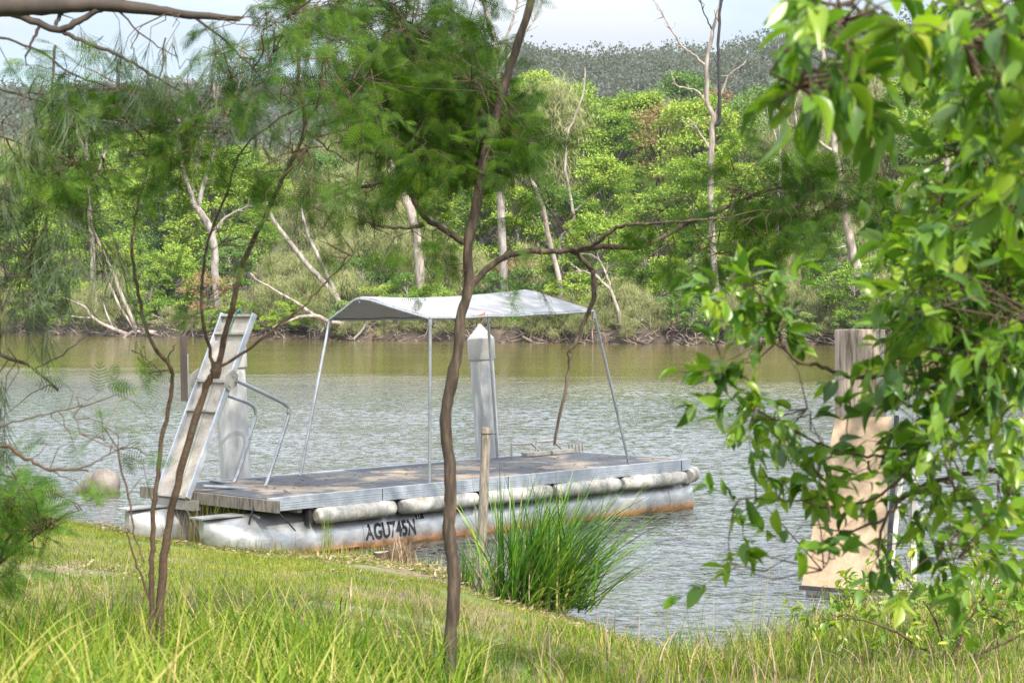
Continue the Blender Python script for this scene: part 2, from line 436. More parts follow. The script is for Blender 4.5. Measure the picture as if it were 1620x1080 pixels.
def canvas_mat():
    m, nt, N, L, b = new_mat('canopy_cloth')
    n1 = noise(nt, 2.5, 5, 0.6, coords(nt))
    L.new(ramp(nt, n1, [(0.3, (0.34, 0.34, 0.345)), (0.7, (0.44, 0.44, 0.45))]), b.inputs['Base Color'])
    b.inputs['Roughness'].default_value = 0.85
    bump(nt, noise(nt, 6, 3, 0.5, coords(nt)), 0.2, 0.01, b)
    t = N.new('ShaderNodeBsdfTranslucent'); t.inputs['Color'].default_value = (0.6, 0.59, 0.56, 1)
    mx = N.new('ShaderNodeMixShader'); mx.inputs[0].default_value = 0.22
    L.new(b.outputs[0], mx.inputs[1]); L.new(t.outputs[0], mx.inputs[2]); L.new(mx.outputs[0], N['Material Output'].inputs[0])
    return m
M['canvas'] = canvas_mat()

def panel_mat(name, a, b_, c):
    m, nt, N, L, b = new_mat(name)
    n1 = noise(nt, 3, 6, 0.7, coords(nt)); n2 = noise(nt, 45, 3, 0.7, coords(nt))
    f = math_node(nt, 'MULTIPLY_ADD', n2, 0.35, math_node(nt, 'MULTIPLY', n1, 0.65))
    L.new(ramp(nt, f, [(0.35, a), (0.5, b_), (0.66, c)]), b.inputs['Base Color']); b.inputs['Roughness'].default_value = 0.7
    bump(nt, n2, 0.3, 0.004, b)
    return m
M['ramp_panel'] = panel_mat('ramp_panel', (0.26, 0.22, 0.18), (0.46, 0.40, 0.34), (0.60, 0.54, 0.47))
M['tan_panel'] = panel_mat('tan_panel', (0.30, 0.21, 0.13), (0.42, 0.30, 0.20), (0.50, 0.38, 0.26))

UO = np.array([-2.4, 18.7, 0.0]); U = unit(np.array([0.688, 0.725, 0])); Vv = np.array([-U[1], U[0], 0]); Z3 = np.array([0, 0, 1.0])
def B(s, v, z): return UO + U * s + Vv * v + Z3 * z
boat_o = UO
boat = empty('pontoon_boat', boat_o)
tag(boat, 'silver pontoon boat with grey cloth canopy and raised ramp moored beside the bank', 'boat')
def bmb(): return MB(boat_o)
DL, DW, DZ = 6.66, 1.95, 0.60
m = bmb(); m.box(B(DL / 2, DW / 2, DZ - .03), U * (DL / 2 - .04), Vv * (DW / 2 - .04), Z3 * .03); m.build('deck', M['deck'], boat)
# edge channels
m = bmb()
for v in (0.0, DW):
    m.box(B(DL / 2, v, DZ - .055), U * DL / 2, Vv * .022, Z3 * .067)
    for zz in (.012, -.012, -.036): m.box(B(DL / 2, v + (-.024 if v == 0 else .024), DZ - .055 + zz), U * (DL / 2 - .02), Vv * .002, Z3 * .004)
m.box(B(DL, DW / 2, DZ - .056), U * .022, Vv * (DW / 2 + .021), Z3 * .064)
m.build('edge_rail', M['alu'], boat, bevel=.004)
for s, hw in ((DL - .16, .004), (3.4, .003), (1.5, .002)): m = bmb(); m.box(B(s, -.0255, DZ - .056), U * hw, Vv * .003, Z3 * .062); m.build('rail_joint', M['rubber'], boat)
m = bmb(); m.box(B(-.024, DW / 2 - .02, DZ - .06), U * .022, Vv * (DW / 2 + .16), Z3 * .06); m.build('end_beam', M['wood_grey'], boat, bevel=.004)
m = bmb()
for s in (.45, 1.1, 2.3, 3.5, 4.7, 5.9): m.box(B(s, DW / 2, DZ - .115), U * .03, Vv * (DW / 2 - .06), Z3 * .054)
m.build('cross_beam', M['alu_dull'], boat)
# two tubes with scooped bows
def hull_tube(vc):
    m = bmb(); n = 28; secs = []
    prof = [(-.55, .04, .30), (-.42, .10, .62), (-.22, .22, .86), (.05, .31, .97), (.35, .33, 1.0)]
    rr = .33; zc = .10
    ss = [(-.56, .03, .05, .40)] + [(s, w, hs, None) for s, w, hs in prof]
    rings = []
    for s, w, hs in prof:
        top = zc + rr; bot = top - 2 * rr * hs
        rings.append((s, w, (top + bot) / 2, (top - bot) / 2))
    for s in (1.3, 1.302, 2.6, 3.9, 5.2, 6.0, DL + .16): rings.append((s, rr, zc, rr))
    vs = []
    for s, w, c, h in rings:
        for k in range(n):
            a = 2 * math.pi * k / n; vs.append(B(s, vc + w * math.cos(a), c + h * math.sin(a)))
    fs = [(i * n + k, (i + 1) * n + k, (i + 1) * n + (k + 1) % n, i * n + (k + 1) % n) for i in range(len(rings) - 1) for k in range(n)]
    m.add(vs, fs, True); m.add([vs[(len(rings) - 1) * n + k] for k in range(n)], [tuple(range(n))]); m.add([vs[k] for k in range(n)], [tuple(range(n))[::-1]])
    # weld seams and bow plate
    for s in (1.3, 3.1, 4.9, 6.35):
        m.tube([B(s - .006, vc, zc), B(s + .006, vc, zc)], rr + .006, 28)
    m.box(B(-.36, vc, zc + rr + .004), U * .26, Vv * .10, Z3 * .008)
    m.box(B(.45, vc - .318, .03), U * .8, Vv * .02, Z3 * .006)
    o = m.build('hull_tube', M['hull'], boat); return o
tube_front = hull_tube(.36); hull_tube(1.6)
# registration wrapped on the tube
def text_mesh(body, size, name, mat, place, parent, origin, offset=0.0):
    cu = bpy.data.curves.new(name, 'FONT'); cu.body = body; cu.size = size; cu.offset = offset; cu.resolution_u = 3
    to = bpy.data.objects.new(name, cu); col.objects.link(to)
    dg = bpy.context.evaluated_depsgraph_get(); dg.update()
    me = bpy.data.meshes.new_from_object(to.evaluated_get(dg))
    bpy.data.objects.remove(to)
    vs = [place(v.co.x, v.co.y) - np.array(origin) for v in me.vertices]
    for v, q in zip(me.vertices, vs): v.co = q
    me.materials.clear()
    return link(name, me, mat, parent)
M['ink'] = metal_mat('black_lettering', (0.01, 0.01, 0.014), (0.03, 0.03, 0.04), 0.6, 0.0)
M['sticker'] = metal_mat('sticker_white', (0.6, 0.6, 0.6), (0.7, 0.7, 0.7), 0.6, 0.0)
def on_tube(s0, z0, kx, extra=.006):
    def f(x, y):
        z = z0 + y; dz = z - .10; rr = .33 + extra
        return B(s0 + x * kx, .36 - math.sqrt(max(rr * rr - dz * dz, 0)), z)
    return f
text_mesh('AGU745N', .225, 'registration_lettering', M['ink'], on_tube(1.32, .085, .73), boat, boat_o, .006)
m = bmb()
f_ = on_tube(2.06, .235, 1, .004)
m.add([f_(0, 0), f_(.12, 0), f_(.12, .07), f_(0, .07)], [(0, 1, 2, 3)]); st = m.build('registration_sticker', M['ink'], boat)
text_mesh('27', .075, 'sticker_lettering', M['sticker'], on_tube(2.07, .245, .9, .007), st, boat_o, .001)
# long plastic fenders under the edge rail
def fender(s0, s1, rad=.085, v=-.01, z=.392):
    m = bmb(); ss = np.linspace(s0, s1, 15); pts = []; rd = []
    for i, s in enumerate(ss):
        e = min(i, 14 - i); pts.append(B(s, v, z)); rd.append(rad * (0.55, 0.9, 1)[min(e, 2)] * (1 + .04 * (i % 3 == 0) + rng.normal(0, .02)))
    pts = np.array(pts); pts[1, :2] = pts[0, :2] * .8 + pts[1, :2] * .2; pts[-2, :2] = pts[-1, :2] * .8 + pts[-2, :2] * .2
    m.tube(pts, rd, 14); return m.build('fender', M['fender'], boat)
for a, b_ in ((.60, 1.666), (1.766, 2.9), (2.99, 4.10), (4.175, 5.31), (5.38, 6.56)): fender(a, b_)
fm = bmb(); fm.tube([B(6.64, .0, .40), B(6.82, .05, .41), B(6.86, .4, .41), B(6.86, .9, .41)], [.09, .1, .1, .06], 12); fm.build('fender', M['fender'], boat)
for s in (.56, 1.715, 2.945, 4.14, 5.345): m = bmb(); m.box(B(s, .05, .40), U * .025, Vv * .03, Z3 * .085); m.build('fender_bracket', M['rubber'], boat)
# canopy
c_eave = [(2.26, .06, 2.385), (4.95, .06, 2.455)]; c_back = [(2.42, 1.87, 2.36), (5.1, 1.87, 2.40)]; c_ridge = [(2.07, .97, 2.63), (4.72, .97, 2.725)]
def lerp(a, b, t): return tuple(a[i] * (1 - t) + b[i] * t for i in range(3))
def canopy_pt(t, w):
    e, r_, k = lerp(*c_eave, t), lerp(*c_ridge, t), lerp(*c_back, t)
    q = lerp(e, r_, w * 2) if w <= .5 else lerp(r_, k, w * 2 - 1)
    ww = (w * 2) if w <= .5 else (2 - w * 2)
    sag = -.035 * math.sin(math.pi * t) * (0.3 + ww) - .012 * math.sin(math.pi * ww) - .006 * abs(math.sin(math.pi * t * 3)) * (1 - ww)
    sag += .0015 * math.sin(t * 23 + ww * 5)
    # rounded ridge
    sag -= .03 * max(0, 1 - abs(w - .5) / .09)
    return B(q[0], q[1], q[2] + sag)
nt_, nw = 40, 24; vs = [canopy_pt(i / nt_, j / nw) for i in range(nt_ + 1) for j in range(nw + 1)]
fs = [(i * (nw + 1) + j, i * (nw + 1) + j + 1, (i + 1) * (nw + 1) + j + 1, (i + 1) * (nw + 1) + j) for i in range(nt_) for j in range(nw)]
m = bmb(); m.add(vs, fs, True); canopy = m.build('canopy', M['canvas'], boat)
md = canopy.modifiers.new('thick', 'SOLIDIFY'); md.thickness = .012; md.offset = -1
m = bmb()
for t in (.0, 1.0):
    m.tube([canopy_pt(t, j / nw) + (0, 0, -.012) for j in range(nw + 1)], .017, 8)
for w in (.0, 1.0): m.tube([canopy_pt(i / nt_, w) + (0, 0, -.008) for i in range(nt_ + 1)], .014, 8)
m.tube([canopy_pt(i / nt_, .5) + (0, 0, -.04) for i in range(nt_ + 1)], .016, 8)
m.build('canopy_frame', M['galv'], canopy)
for i in range(1, 12):
    for (t, w) in ((i / 12, 0.0), (0.0, i / 12), (1.0, i / 12)):
        q = canopy_pt(t, w); m = bmb(); m.tube([q + (0, 0, -.035), q + (0, 0, .012)], .006, 5); m.build('lashing', M['rubber'], canopy)
q = canopy_pt(.26, 0); m = bmb(); m.tube([q + U * .0 + (0, 0, .0), q + U * .08 + (0, 0, .015), q + U * .13 + (0, 0, .03)], .008, 5); m.tube([q + U * .13 + (0, 0, -.03), q + U * .15 + (0, 0, .05)], .007, 5)
M['orange'] = metal_mat('orange_cord', (0.5, 0.10, 0.03), (0.6, 0.15, 0.05), .7, 0)
m.build('tie_cord', M['orange'], canopy)
for base, top in (((2.26, .06, DZ - .06), canopy_pt(.005, 0)), ((5.62, .06, DZ - .06), canopy_pt(1, 0)), ((1.97, 1.87, DZ - .06), canopy_pt(0, 1)), ((5.2, 1.87, DZ - .06), canopy_pt(.97, 1))):
    m = bmb(); b0 = B(*base); m.tube([b0, b0 * .5 + top * .5, top + (0, 0, -.02)], .018, 10); m.tube([top + (0, 0, -.09), top + (0, 0, -.02)], .023, 10)
    m.build('canopy_post', M['galv'], boat)
# raised folded ramp at the left end
def RP(t, v, n=0.0):     # along the ramp, across, off its face (towards the bank)
    a = B(-.10, v, .53); b_ = B(.77, v, 2.42); nn = unit(np.cross(b_ - a, Vv)); nn = nn if nn @ U < 0 else -nn
    return a * (1 - t) + b_ * t + nn * n
VL, VR = 1.70, 1.17
rt = unit(RP(1, VL) - RP(0, VL)); rn = unit(RP(0, VL, 1) - RP(0, VL)); rl = np.linalg.norm(RP(1, VL) - RP(0, VL))
m = bmb(); m.box(RP(.5, (VL + VR) / 2, -.02), rt * rl / 2, Vv * (VL - VR) / 2, rn * .012); rampp = m.build('ramp', M['ramp_panel'], boat)
m = bmb()
for v in (VL, VR):
    m.box(RP(.315, v, .012), rt * rl * .312, Vv * .012, rn * .028); m.box(RP(.815, v, .012), rt * rl * .185, Vv * .012, rn * .028)
m.build('ramp_rail', M['alu'], rampp, bevel=.003)
for t in (.003, .46, .62, .885, .985):
    m = bmb(); m.box(RP(t, (VL + VR) / 2, .012), rt * .014, Vv * ((VL - VR) / 2 - .015), rn * .03); m.build('crossbar', M['alu_dull'], rampp, bevel=.003)
for v in (VL + .03, VR - .03):
    m = bmb(); c = RP(.63, v, .02); pts = []
    for sgn in (-1, 1):
        for k in range(6):
            a = 2 * math.pi * k / 6 + .3; pts.append(c + rt * .12 * math.cos(a) + rn * .085 * math.sin(a) + Vv * .008 * sgn)
    m.add(pts, [tuple(range(6)), tuple(range(11, 5, -1))] + [(k, 6 + k, 6 + (k + 1) % 6, (k + 1) % 6) for k in range(6)])
    for a in (.05, -.06): m.tube([c + rt * a - Vv * .02, c + rt * a + Vv * .02], .012, 8)
    m.build('hinge_plate', M['alu_dull'], rampp)
m = bmb(); sp_ = [(.03, 1.10, .655), (.45, 1.10, .61), (.74, 1.10, .57), (.84, 1.10, .60), (.90, 1.10, .70), (1.14, 1.10, 1.26), (1.165, 1.10, 1.37), (1.10, 1.10, 1.47), (.47, 1.10, 1.73)]
m.tube(smooth_path([B(*p) for p in sp_], 5), .021, 10); m.build('handrail', M['galv'], rampp)
m = bmb(); sp_ = [(.60, 1.74, .64), (.86, 1.74, .60), (.98, 1.74, .66), (1.2, 1.74, 1.2), (1.235, 1.74, 1.33), (1.17, 1.74, 1.43), (.85, 1.74, 1.54), (.5, 1.74, 1.66)]
m.tube(smooth_path([B(*p) for p in sp_], 5), .019, 10); m.build('handrail', M['galv'], rampp)
M['rope'] = metal_mat('green_rope', (0.03, 0.12, 0.09), (0.06, 0.2, 0.15), .8, 0)
m = bmb(); m.tube([RP(1.0, 1.42, .05), RP(.8, 1.42, .07), RP(.6, 1.41, .08), RP(.4, 1.36, .08), RP(.0, 1.30, .06), RP(-.10, 1.32, .05)], .006, 5); m.tube([RP(1.0, 1.42, .05), RP(.5, 1.33, .07), RP(.1, 1.29, .06)], .003, 4)
m.tube([RP(1.0, 1.42, .05), RP(1.02, 1.42, .03), RP(1.0, 1.42, -.03)], .012, 6); m.build('rope', M['rope'], rampp)
m = bmb(); m.box(RP(.02, (VL + VR) / 2, -.03) - Z3 * .09, U * .05, Vv * .36, Z3 * .05); m.build('ramp_hinge_beam', M['alu_dull'], rampp)
m = bmb(); m.tube([B(-.04, .18, .52), B(-.1, .18, .36), B(-.02, .22, .2)], .010, 5); m.build('mooring_line', M['rubber'], boat); m = bmb(); m.tube([B(.1, -.04, .46), B(.18, -.06, .38), B(.3, -.05, .27)], .007, 5); m.build('mooring_line', M['rubber'], boat)
# swim-ladder rails and cleats at the far edge of the deck
def loop_rail(sa, sb, h, name='ladder_rail'):
    m = bmb(); m.tube([B(sa, 1.88, DZ), B(sa, 1.88, DZ + h)], .014, 8); m.tube([B(sa, 1.88, DZ + h), B(sb - .18, 1.88, DZ + h)], .014, 8)
    m.tube([B(sb - .18, 1.88, DZ + h), B(sb, 1.88, DZ + .04)], .014, 8); m.box(B((sa + sb) / 2 + .12, 1.80, DZ + .03), U * .24, Vv * .05, Z3 * .022); return m.build(name, M['alu_dull'], boat)
loop_rail(5.46, 6.0, .16); loop_rail(5.92, 6.42, .17)
m = bmb()
for k in range(5): m.box(B(6.53 + .045 * k * 1.0, 1.86 - .02 * k, DZ + .055), U * .008, Vv * .012, Z3 * .055)
m.build('cleat', M['alu_dull'], boat)
m = bmb()
for k in range(60):
    s, v = rng.uniform(.3, 6.4), rng.uniform(.1, 1.8); a = rng.uniform(0, 3.1); d = U * math.cos(a) + Vv * math.sin(a)
    m.beam(B(s, v, DZ + .006), B(s, v, DZ + .010) + d * rng.uniform(.03, .14), .012, .004)
tag(m.build('fallen_twig', M['dry']), 'scattered dry twigs and leaves lying on the pontoon deck', 'leaf litter', kind='stuff')
bpy.data.objects['fallen_twig'].location = boat_o.tolist()

# ------------------------------------------------------------------ piles, pole, stake, rock
def pile_mat():
    m, nt, N, L, b = new_mat('white_pile')
    v = coords(nt, (7, 7, 1.2)); n1 = noise(nt, 2, 6, 0.75, v); n2 = noise(nt, 3.5, 4, 0.6, coords(nt, (3, 3, .5)))
    c = ramp(nt, n2, [(0.35, (0.42, 0.42, 0.41)), (0.65, (0.66, 0.66, 0.66))])
    d = ramp(nt, n1, [(0.66, (0, 0, 0)), (0.71, (1, 1, 1))])
    g = N.new('ShaderNodeNewGeometry'); sp = N.new('ShaderNodeSeparateXYZ'); L.new(g.outputs['Position'], sp.inputs[0])
    td = ramp(nt, math_node(nt, 'MULTIPLY_ADD', n2, .25, sp.outputs['Z']), [(0.42, (1, 1, 1)), (0.62, (0, 0, 0))])
    c = mixc(nt, td, c, (0.16, 0.14, 0.09))
    L.new(mixc(nt, d, c, (0.07, 0.065, 0.06)), b.inputs['Base Color']); b.inputs['Roughness'].default_value = 0.6
    bump(nt, n1, 0.5, 0.01, b); return m
M['pile'] = pile_mat(); M['cap'] = metal_mat('pile_cap', (0.50, 0.48, 0.44), (0.62, 0.61, 0.58), .5, 0)
def mooring_pile(base, top, r, label):
    base = np.array(base, float); top = np.array(top, float)
    t = empty('mooring_pile', base); tag(t, label, 'mooring pile', 'white mooring piles')
    d = unit(top - base); m = MB(base); m.tube([base - d * .0, base * .6 + top * .4, top], [r * 1.02, r, r], 28); m.build('pole', M['pile'], t)
    m = MB(base); m.tube([top - d * .26, top - d * .255, top + d * .005], [r * 1.13, r * 1.15, r * 1.15], 28); m.tube([top + d * .006, top + d * .10, top + d * .19], [r * 1.14, r * .58, .012], 28); m.build('pile_cap', M['cap'], t)
    return t
q = B(5.34, 2.2, 0); b0 = P(772, 727, q[1]); t0 = P(760.5, 536, q[1]); dd = t0 - b0
mooring_pile(b0 - dd * 1.45, t0, .15, 'white mooring pile with pointed cap standing behind the canopy')
q = B(1.32, 2.2, 0); b0 = P(374, 765, q[1]); t0 = P(361, 545, q[1]); dd = t0 - b0
mooring_pile(b0 - dd * 1.0, t0, .172, 'scuffed white mooring pile partly hidden behind the raised ramp')

def timber_mat():
    m, nt, N, L, b = new_mat('timber_pile')
    n1 = noise(nt, 3, 7, 0.7, coords(nt, (9, 9, .7))); n2 = noise(nt, 1.5, 3, 0.5, coords(nt, (1, 1, 1)))
    c = ramp(nt, n1, [(0.35, (0.08, 0.058, 0.042)), (0.45, (0.27, 0.205, 0.155)), (0.66, (0.46, 0.39, 0.32))])
    k = ramp(nt, noise(nt, 2.2, 2, 0.4, coords(nt, (3, 3, 8))), [(0.74, (0, 0, 0)), (0.78, (1, 1, 1))])
    L.new(mixc(nt, k, c, (0.05, 0.035, 0.03)), b.inputs['Base Color']); b.inputs['Roughness'].default_value = 0.85
    bump(nt, n1, 0.8, 0.02, b); return m
M['timber'] = timber_mat()
YP = 16.6
t0 = P(1360, 521, YP); pt = empty('timber_pile', (t0[0], YP, -1)); tag(pt, 'round weathered brown timber pile behind the leafy shrub', 'pile')
m = MB((t0[0], YP, -1)); m.tube([(t0[0] + .02, YP, -1), (t0[0] + .01, YP, 1), (t0[0], YP, t0[2] - .01), (t0[0], YP, t0[2])], [.235, .225, .218, .21], 32); m.build('pole', M['timber'], pt)
# second raised ramp, tan, with its frame
YR = 15.9
g2 = empty('gangway', P(1330, 930, YR)); go = np.array(g2.location); tag(g2, 'tan raised gangway panel with pale railing in front of the timber pile', 'gangway')
tl, tr_, bl, br = P(1322, 660, YR + .25), P(1412, 659, YR + .15), P(1268, 925, YR), P(1392, 935, YR - .1)
nn = unit(np.cross(tr_ - tl, bl - tl)); nn = nn if nn[1] > 0 else -nn
m = MB(go); m.add([tl, tr_, br, bl] + [p + nn * .03 for p in (tl, tr_, br, bl)], [(0, 1, 2, 3), (7, 6, 5, 4), (0, 4, 5, 1), (1, 5, 6, 2), (2, 6, 7, 3), (3, 7, 4, 0)])
m.build('ramp_panel', M['tan_panel'], g2)
m = MB(go); m.beam(bl - nn * .012 + (-.02, 0, -.02), br - nn * .012 + (.05, 0, -.02), .03, .035); m.beam(tr_ + (.035, 0, .01), br + (.06, 0, -.01), .03, .05); m.build('ramp_frame', M['rubber'], g2)
m = MB(go); m.beam(P(1424, 750, YR + .1), P(1405, 925, YR), .03, .06); m.beam(P(1449, 640, YR + .4), P(1444, 935, YR + .4), .05, .05)
m.build('post', M['cap'], g2)
m = MB(go); m.beam(P(1447, 806, YR + .4), P(1700, 788, YR + 1.6), .04, .055); m.beam(P(1449, 712, YR + .4), P(1700, 700, YR + 1.6), .04, .045)
m.build('railing', M['alu'], g2)
m = MB(go); m.beam(P(1300, 940, YR + .45) , P(1800, 905, YR + 1.9), .5, .06); m.build('walkway', M['alu_dull'], g2)

# dark marker board on a thin pole
YM = 27.5; p0 = P(296, 780, YM); t = empty('marker_pole', (p0[0], YM, -.8)); tag(t, 'thin grey pole with dark board standing in river behind the ramp', 'pole')
m = MB((p0[0], YM, -.8)); m.tube([(p0[0], YM, -.8), P(296, 560, YM)], .022, 8); m.build('pole', M['galv'], t)
m = MB((p0[0], YM, -.8)); a, b_ = P(290, 531, YM - .05), P(292, 634, YM - .05); m.beam(a, b_, .10, .03, (0, 1, 0)); m.build('board', M['bark_dark'], t, bevel=.004)
# stake
YS = 15.6
gz = float(height(P(757, 890, YS)[0], YS)); s0 = np.array([P(757, 880, YS)[0], YS, gz - .05]); t = empty('wooden_stake', s0); tag(t, 'mottled grey round wooden stake with wire at its top beside the tussock', 'stake')
tp = P(769, 676, YS); pts = smooth_path([s0, s0 * .6 + tp * .4 + (.008, 0, 0), tp], 6)
m = MB(s0); m.tube(pts, np.linspace(.047, .038, len(pts)), 14); m.build('post', M['wood_grey'], t)
m = MB(s0); c = tp - (0, 0, .05); m.tube([c + (.041 * math.cos(a), .041 * math.sin(a), 0) for a in np.linspace(0, 6.3, 14)], .004, 5); m.tube([c + (.04, 0, 0), c + (.085, -.02, -.004)], .004, 5); m.build('wire', M['rubber'], t)
# rocks
def rock(name, c, r, seed, label, cat='rock', mat=None, parent=None):
    rr = np.random.default_rng(seed); n, k = 30, 18; vs = []
    ph = rr.uniform(0, 6, 9)
    for i in range(k + 1):
        th = math.pi * i / k
        for j in range(n):
            a = 2 * math.pi * j / n; d = np.array([math.sin(th) * math.cos(a), math.sin(th) * math.sin(a), math.cos(th)])
            f = 1 + .07 * math.sin(3 * d[0] + ph[0]) * math.sin(3 * d[2] + ph[1]) + .05 * math.sin(6 * d[1] + ph[2]) + .03 * math.sin(9 * d[0] + ph[3] + 4 * d[2])
            vs.append(d * f * np.array(r))
    fs = [(i * n + j, (i + 1) * n + j, (i + 1) * n + (j + 1) % n, i * n + (j + 1) % n) for i in range(k) for j in range(n)]
    m = MB(); m.add(vs, fs, True); o = m.build(name, mat, loc=c); tag(o, label, cat); return o
M['rock'] = panel_mat('speckled_rock', (0.07, 0.055, 0.045), (0.17, 0.145, 0.12), (0.27, 0.235, 0.20))
YK = 25.6
rt_ = empty('river_rock', (P(160, 775, YK)[0], YK, 0)); tag(rt_, 'rounded speckled grey brown rock with a sloping tail in the shallows', 'rock')
c1 = rock('boulder', (0, 0, 0), (.21, .22, .23), 3, None, None, M['rock'], None); c1.parent = rt_; c1.location = (.05, 0, .10)
m = MB(); m.tube([(.0, 0, .2), (-.12, 0, .12), (-.27, 0, .03), (-.42, 0, -.05)], [.12, .12, .08, .04], 12); m.build('tail', M['rock'], rt_)
rock('river_rock', (P(78, 778, 25.2)[0], 25.2, .0), (.17, .17, .13), 9, 'small brown rock half hidden by the feathery bush in the shallows', 'rock', M['rock'])
# cut stump on the bank
YT = 17.4; px_ = P(603, 870, YT); gz = float(height(px_[0], YT)); t = empty('tree_stump', (px_[0], YT, gz - .03)); tag(t, 'short sawn tree stump in dry grass below the boat lettering', 'stump'); t.location.z -= .085
M['cut'] = panel_mat('cut_wood', (0.30, 0.20, 0.13), (0.48, 0.36, 0.26), (0.60, 0.50, 0.38))
m = MB(); ring = [(.07 * (1 + .12 * math.sin(3 * a)) * math.cos(a), .07 * (1 + .1 * math.cos(2 * a)) * math.sin(a)) for a in np.linspace(0, 2 * math.pi, 21)[:-1]]
vs = []
for z, k in ((-.05, 1.35), (.06, 1.05), (.2, 1.0)): vs += [(x * k, y * k, z) for x, y in ring]
m.add(vs, [(i * 20 + j, i * 20 + (j + 1) % 20, (i + 1) * 20 + (j + 1) % 20, (i + 1) * 20 + j) for i in range(2) for j in range(20)], True); m.build('bark', M['bark_wattle'], t)
m = MB(); m.add([(x * .98, y * .98, .2 + .01 * math.sin(9 * x)) for x, y in ring], [tuple(range(20))]); m.build('cut_face', M['cut'], t)

# ------------------------------------------------------------------ far bank trees
def limb(p0, p1, n, bend):
    a = np.linspace(0, 1, n)[:, None]; off = rng.normal(0, bend, 3)
    return p0 * (1 - a) + p1 * a + off * (np.sin(np.pi * a))

def make_tree(name, H, kind, leafsize, nclump, per, trunk_mat, leaf_mat_, crown_base=.3, width=.5):
    """returns (trunk mesh, crown mesh) in local coordinates, base at the origin"""
    tb = MB(); lean = rng.normal(0, .05 * H, 2)
    top = np.array([lean[0], lean[1], H * .86])
    tr = smooth_path([np.zeros(3), np.array([lean[0] * .2 + rng.normal(0, .015 * H), rng.normal(0, .015 * H), H * .3]), np.array([lean[0] * .6 + rng.normal(0, .02 * H), lean[1] * .6, H * .6]), top], 4)
    tb.tube(tr, np.linspace(.018 * H + .03, .004 * H, len(tr)), 7, False)
    W = width * H / 2; centres = []
    for i in range(nclump):
        z = H * rng.uniform(crown_base, .95); f = (z / H - crown_base) / (1 - crown_base)
        env = W * math.sqrt(max(.05, 1 - (2 * f - .75) ** 2 / 1.9)) * (1 if f < .85 else .7)
        a = rng.uniform(0, 2 * math.pi); r_ = env * math.sqrt(rng.uniform(.12, 1)) * rng.uniform(.8, 1.12)
        j = int(np.clip(z / (H * .86) * (len(tr) - 1), 0, len(tr) - 1)); base = tr[j]
        c = np.array([base[0] + r_ * math.cos(a), base[1] + r_ * math.sin(a), z]); centres.append(c)
        j0 = max(1, int(j * .72)); tb.tube(limb(tr[j0], c, 5, .03 * H), np.linspace(.007 * H, .002 * H, 5), 4, False)
    parts = []
    for c in centres:
        cr = H * rng.uniform(.055, .10) * (1.5 if H < 5 else 1)
        n = int(per * rng.uniform(.7, 1.3))
        d = unit(rng.normal(size=(n, 3))); d[:, 2] = np.abs(d[:, 2]) * 1.0 - .35 * (rng.random(n) < .45)
        rad = cr * rng.uniform(.25, 1.0, n)[:, None] ** .6
        sq = np.array([1.25, 1.25, .78])
        T = c + d * rad * sq + rng.normal(0, cr * .08, (n, 3))
        if kind == 'sheoak':
            T = c + rng.normal(0, 1, (n, 3)) * cr * np.array([.75, .75, .6])
            D = unit(np.stack([rng.normal(0, .35, n) + d[:, 0] * .4, rng.normal(0, .35, n) + d[:, 1] * .4, -np.ones(n) * rng.uniform(.4, 1.2, n)], -1))
            ln = leafsize * rng.uniform(1.6, 3.8, n)[:, None]; wd = leafsize * .16
        else:
            D = unit(d * np.array([1, 1, .5]) + rng.normal(0, .7, (n, 3)) + np.array([0, 0, -.25]))
            ln = leafsize * rng.uniform(.7, 1.4, n)[:, None]; wd = leafsize * rng.uniform(.4, .62)
        D, S, Nn = frames(D)
        parts.append(scatter(QUAD_V, QUAD_F, T, D * ln, S * wd, Nn * wd * .6, np.clip(rng.random(n) * .8 + rng.uniform(-.1, .3), 0, 1)))
    V, Q, r = merge(parts); crown = np_mesh(name + '_crown', V, Q, r); crown.materials.append(leaf_mat_)
    tb_me = bpy.data.meshes.new(name + '_trunk'); tb_me.from_pydata(tb.v, [], tb.f); tb_me.update(); tb_me.polygons.foreach_set('use_smooth', tb.s); tb_me.materials.append(trunk_mat)
    return tb_me, crown

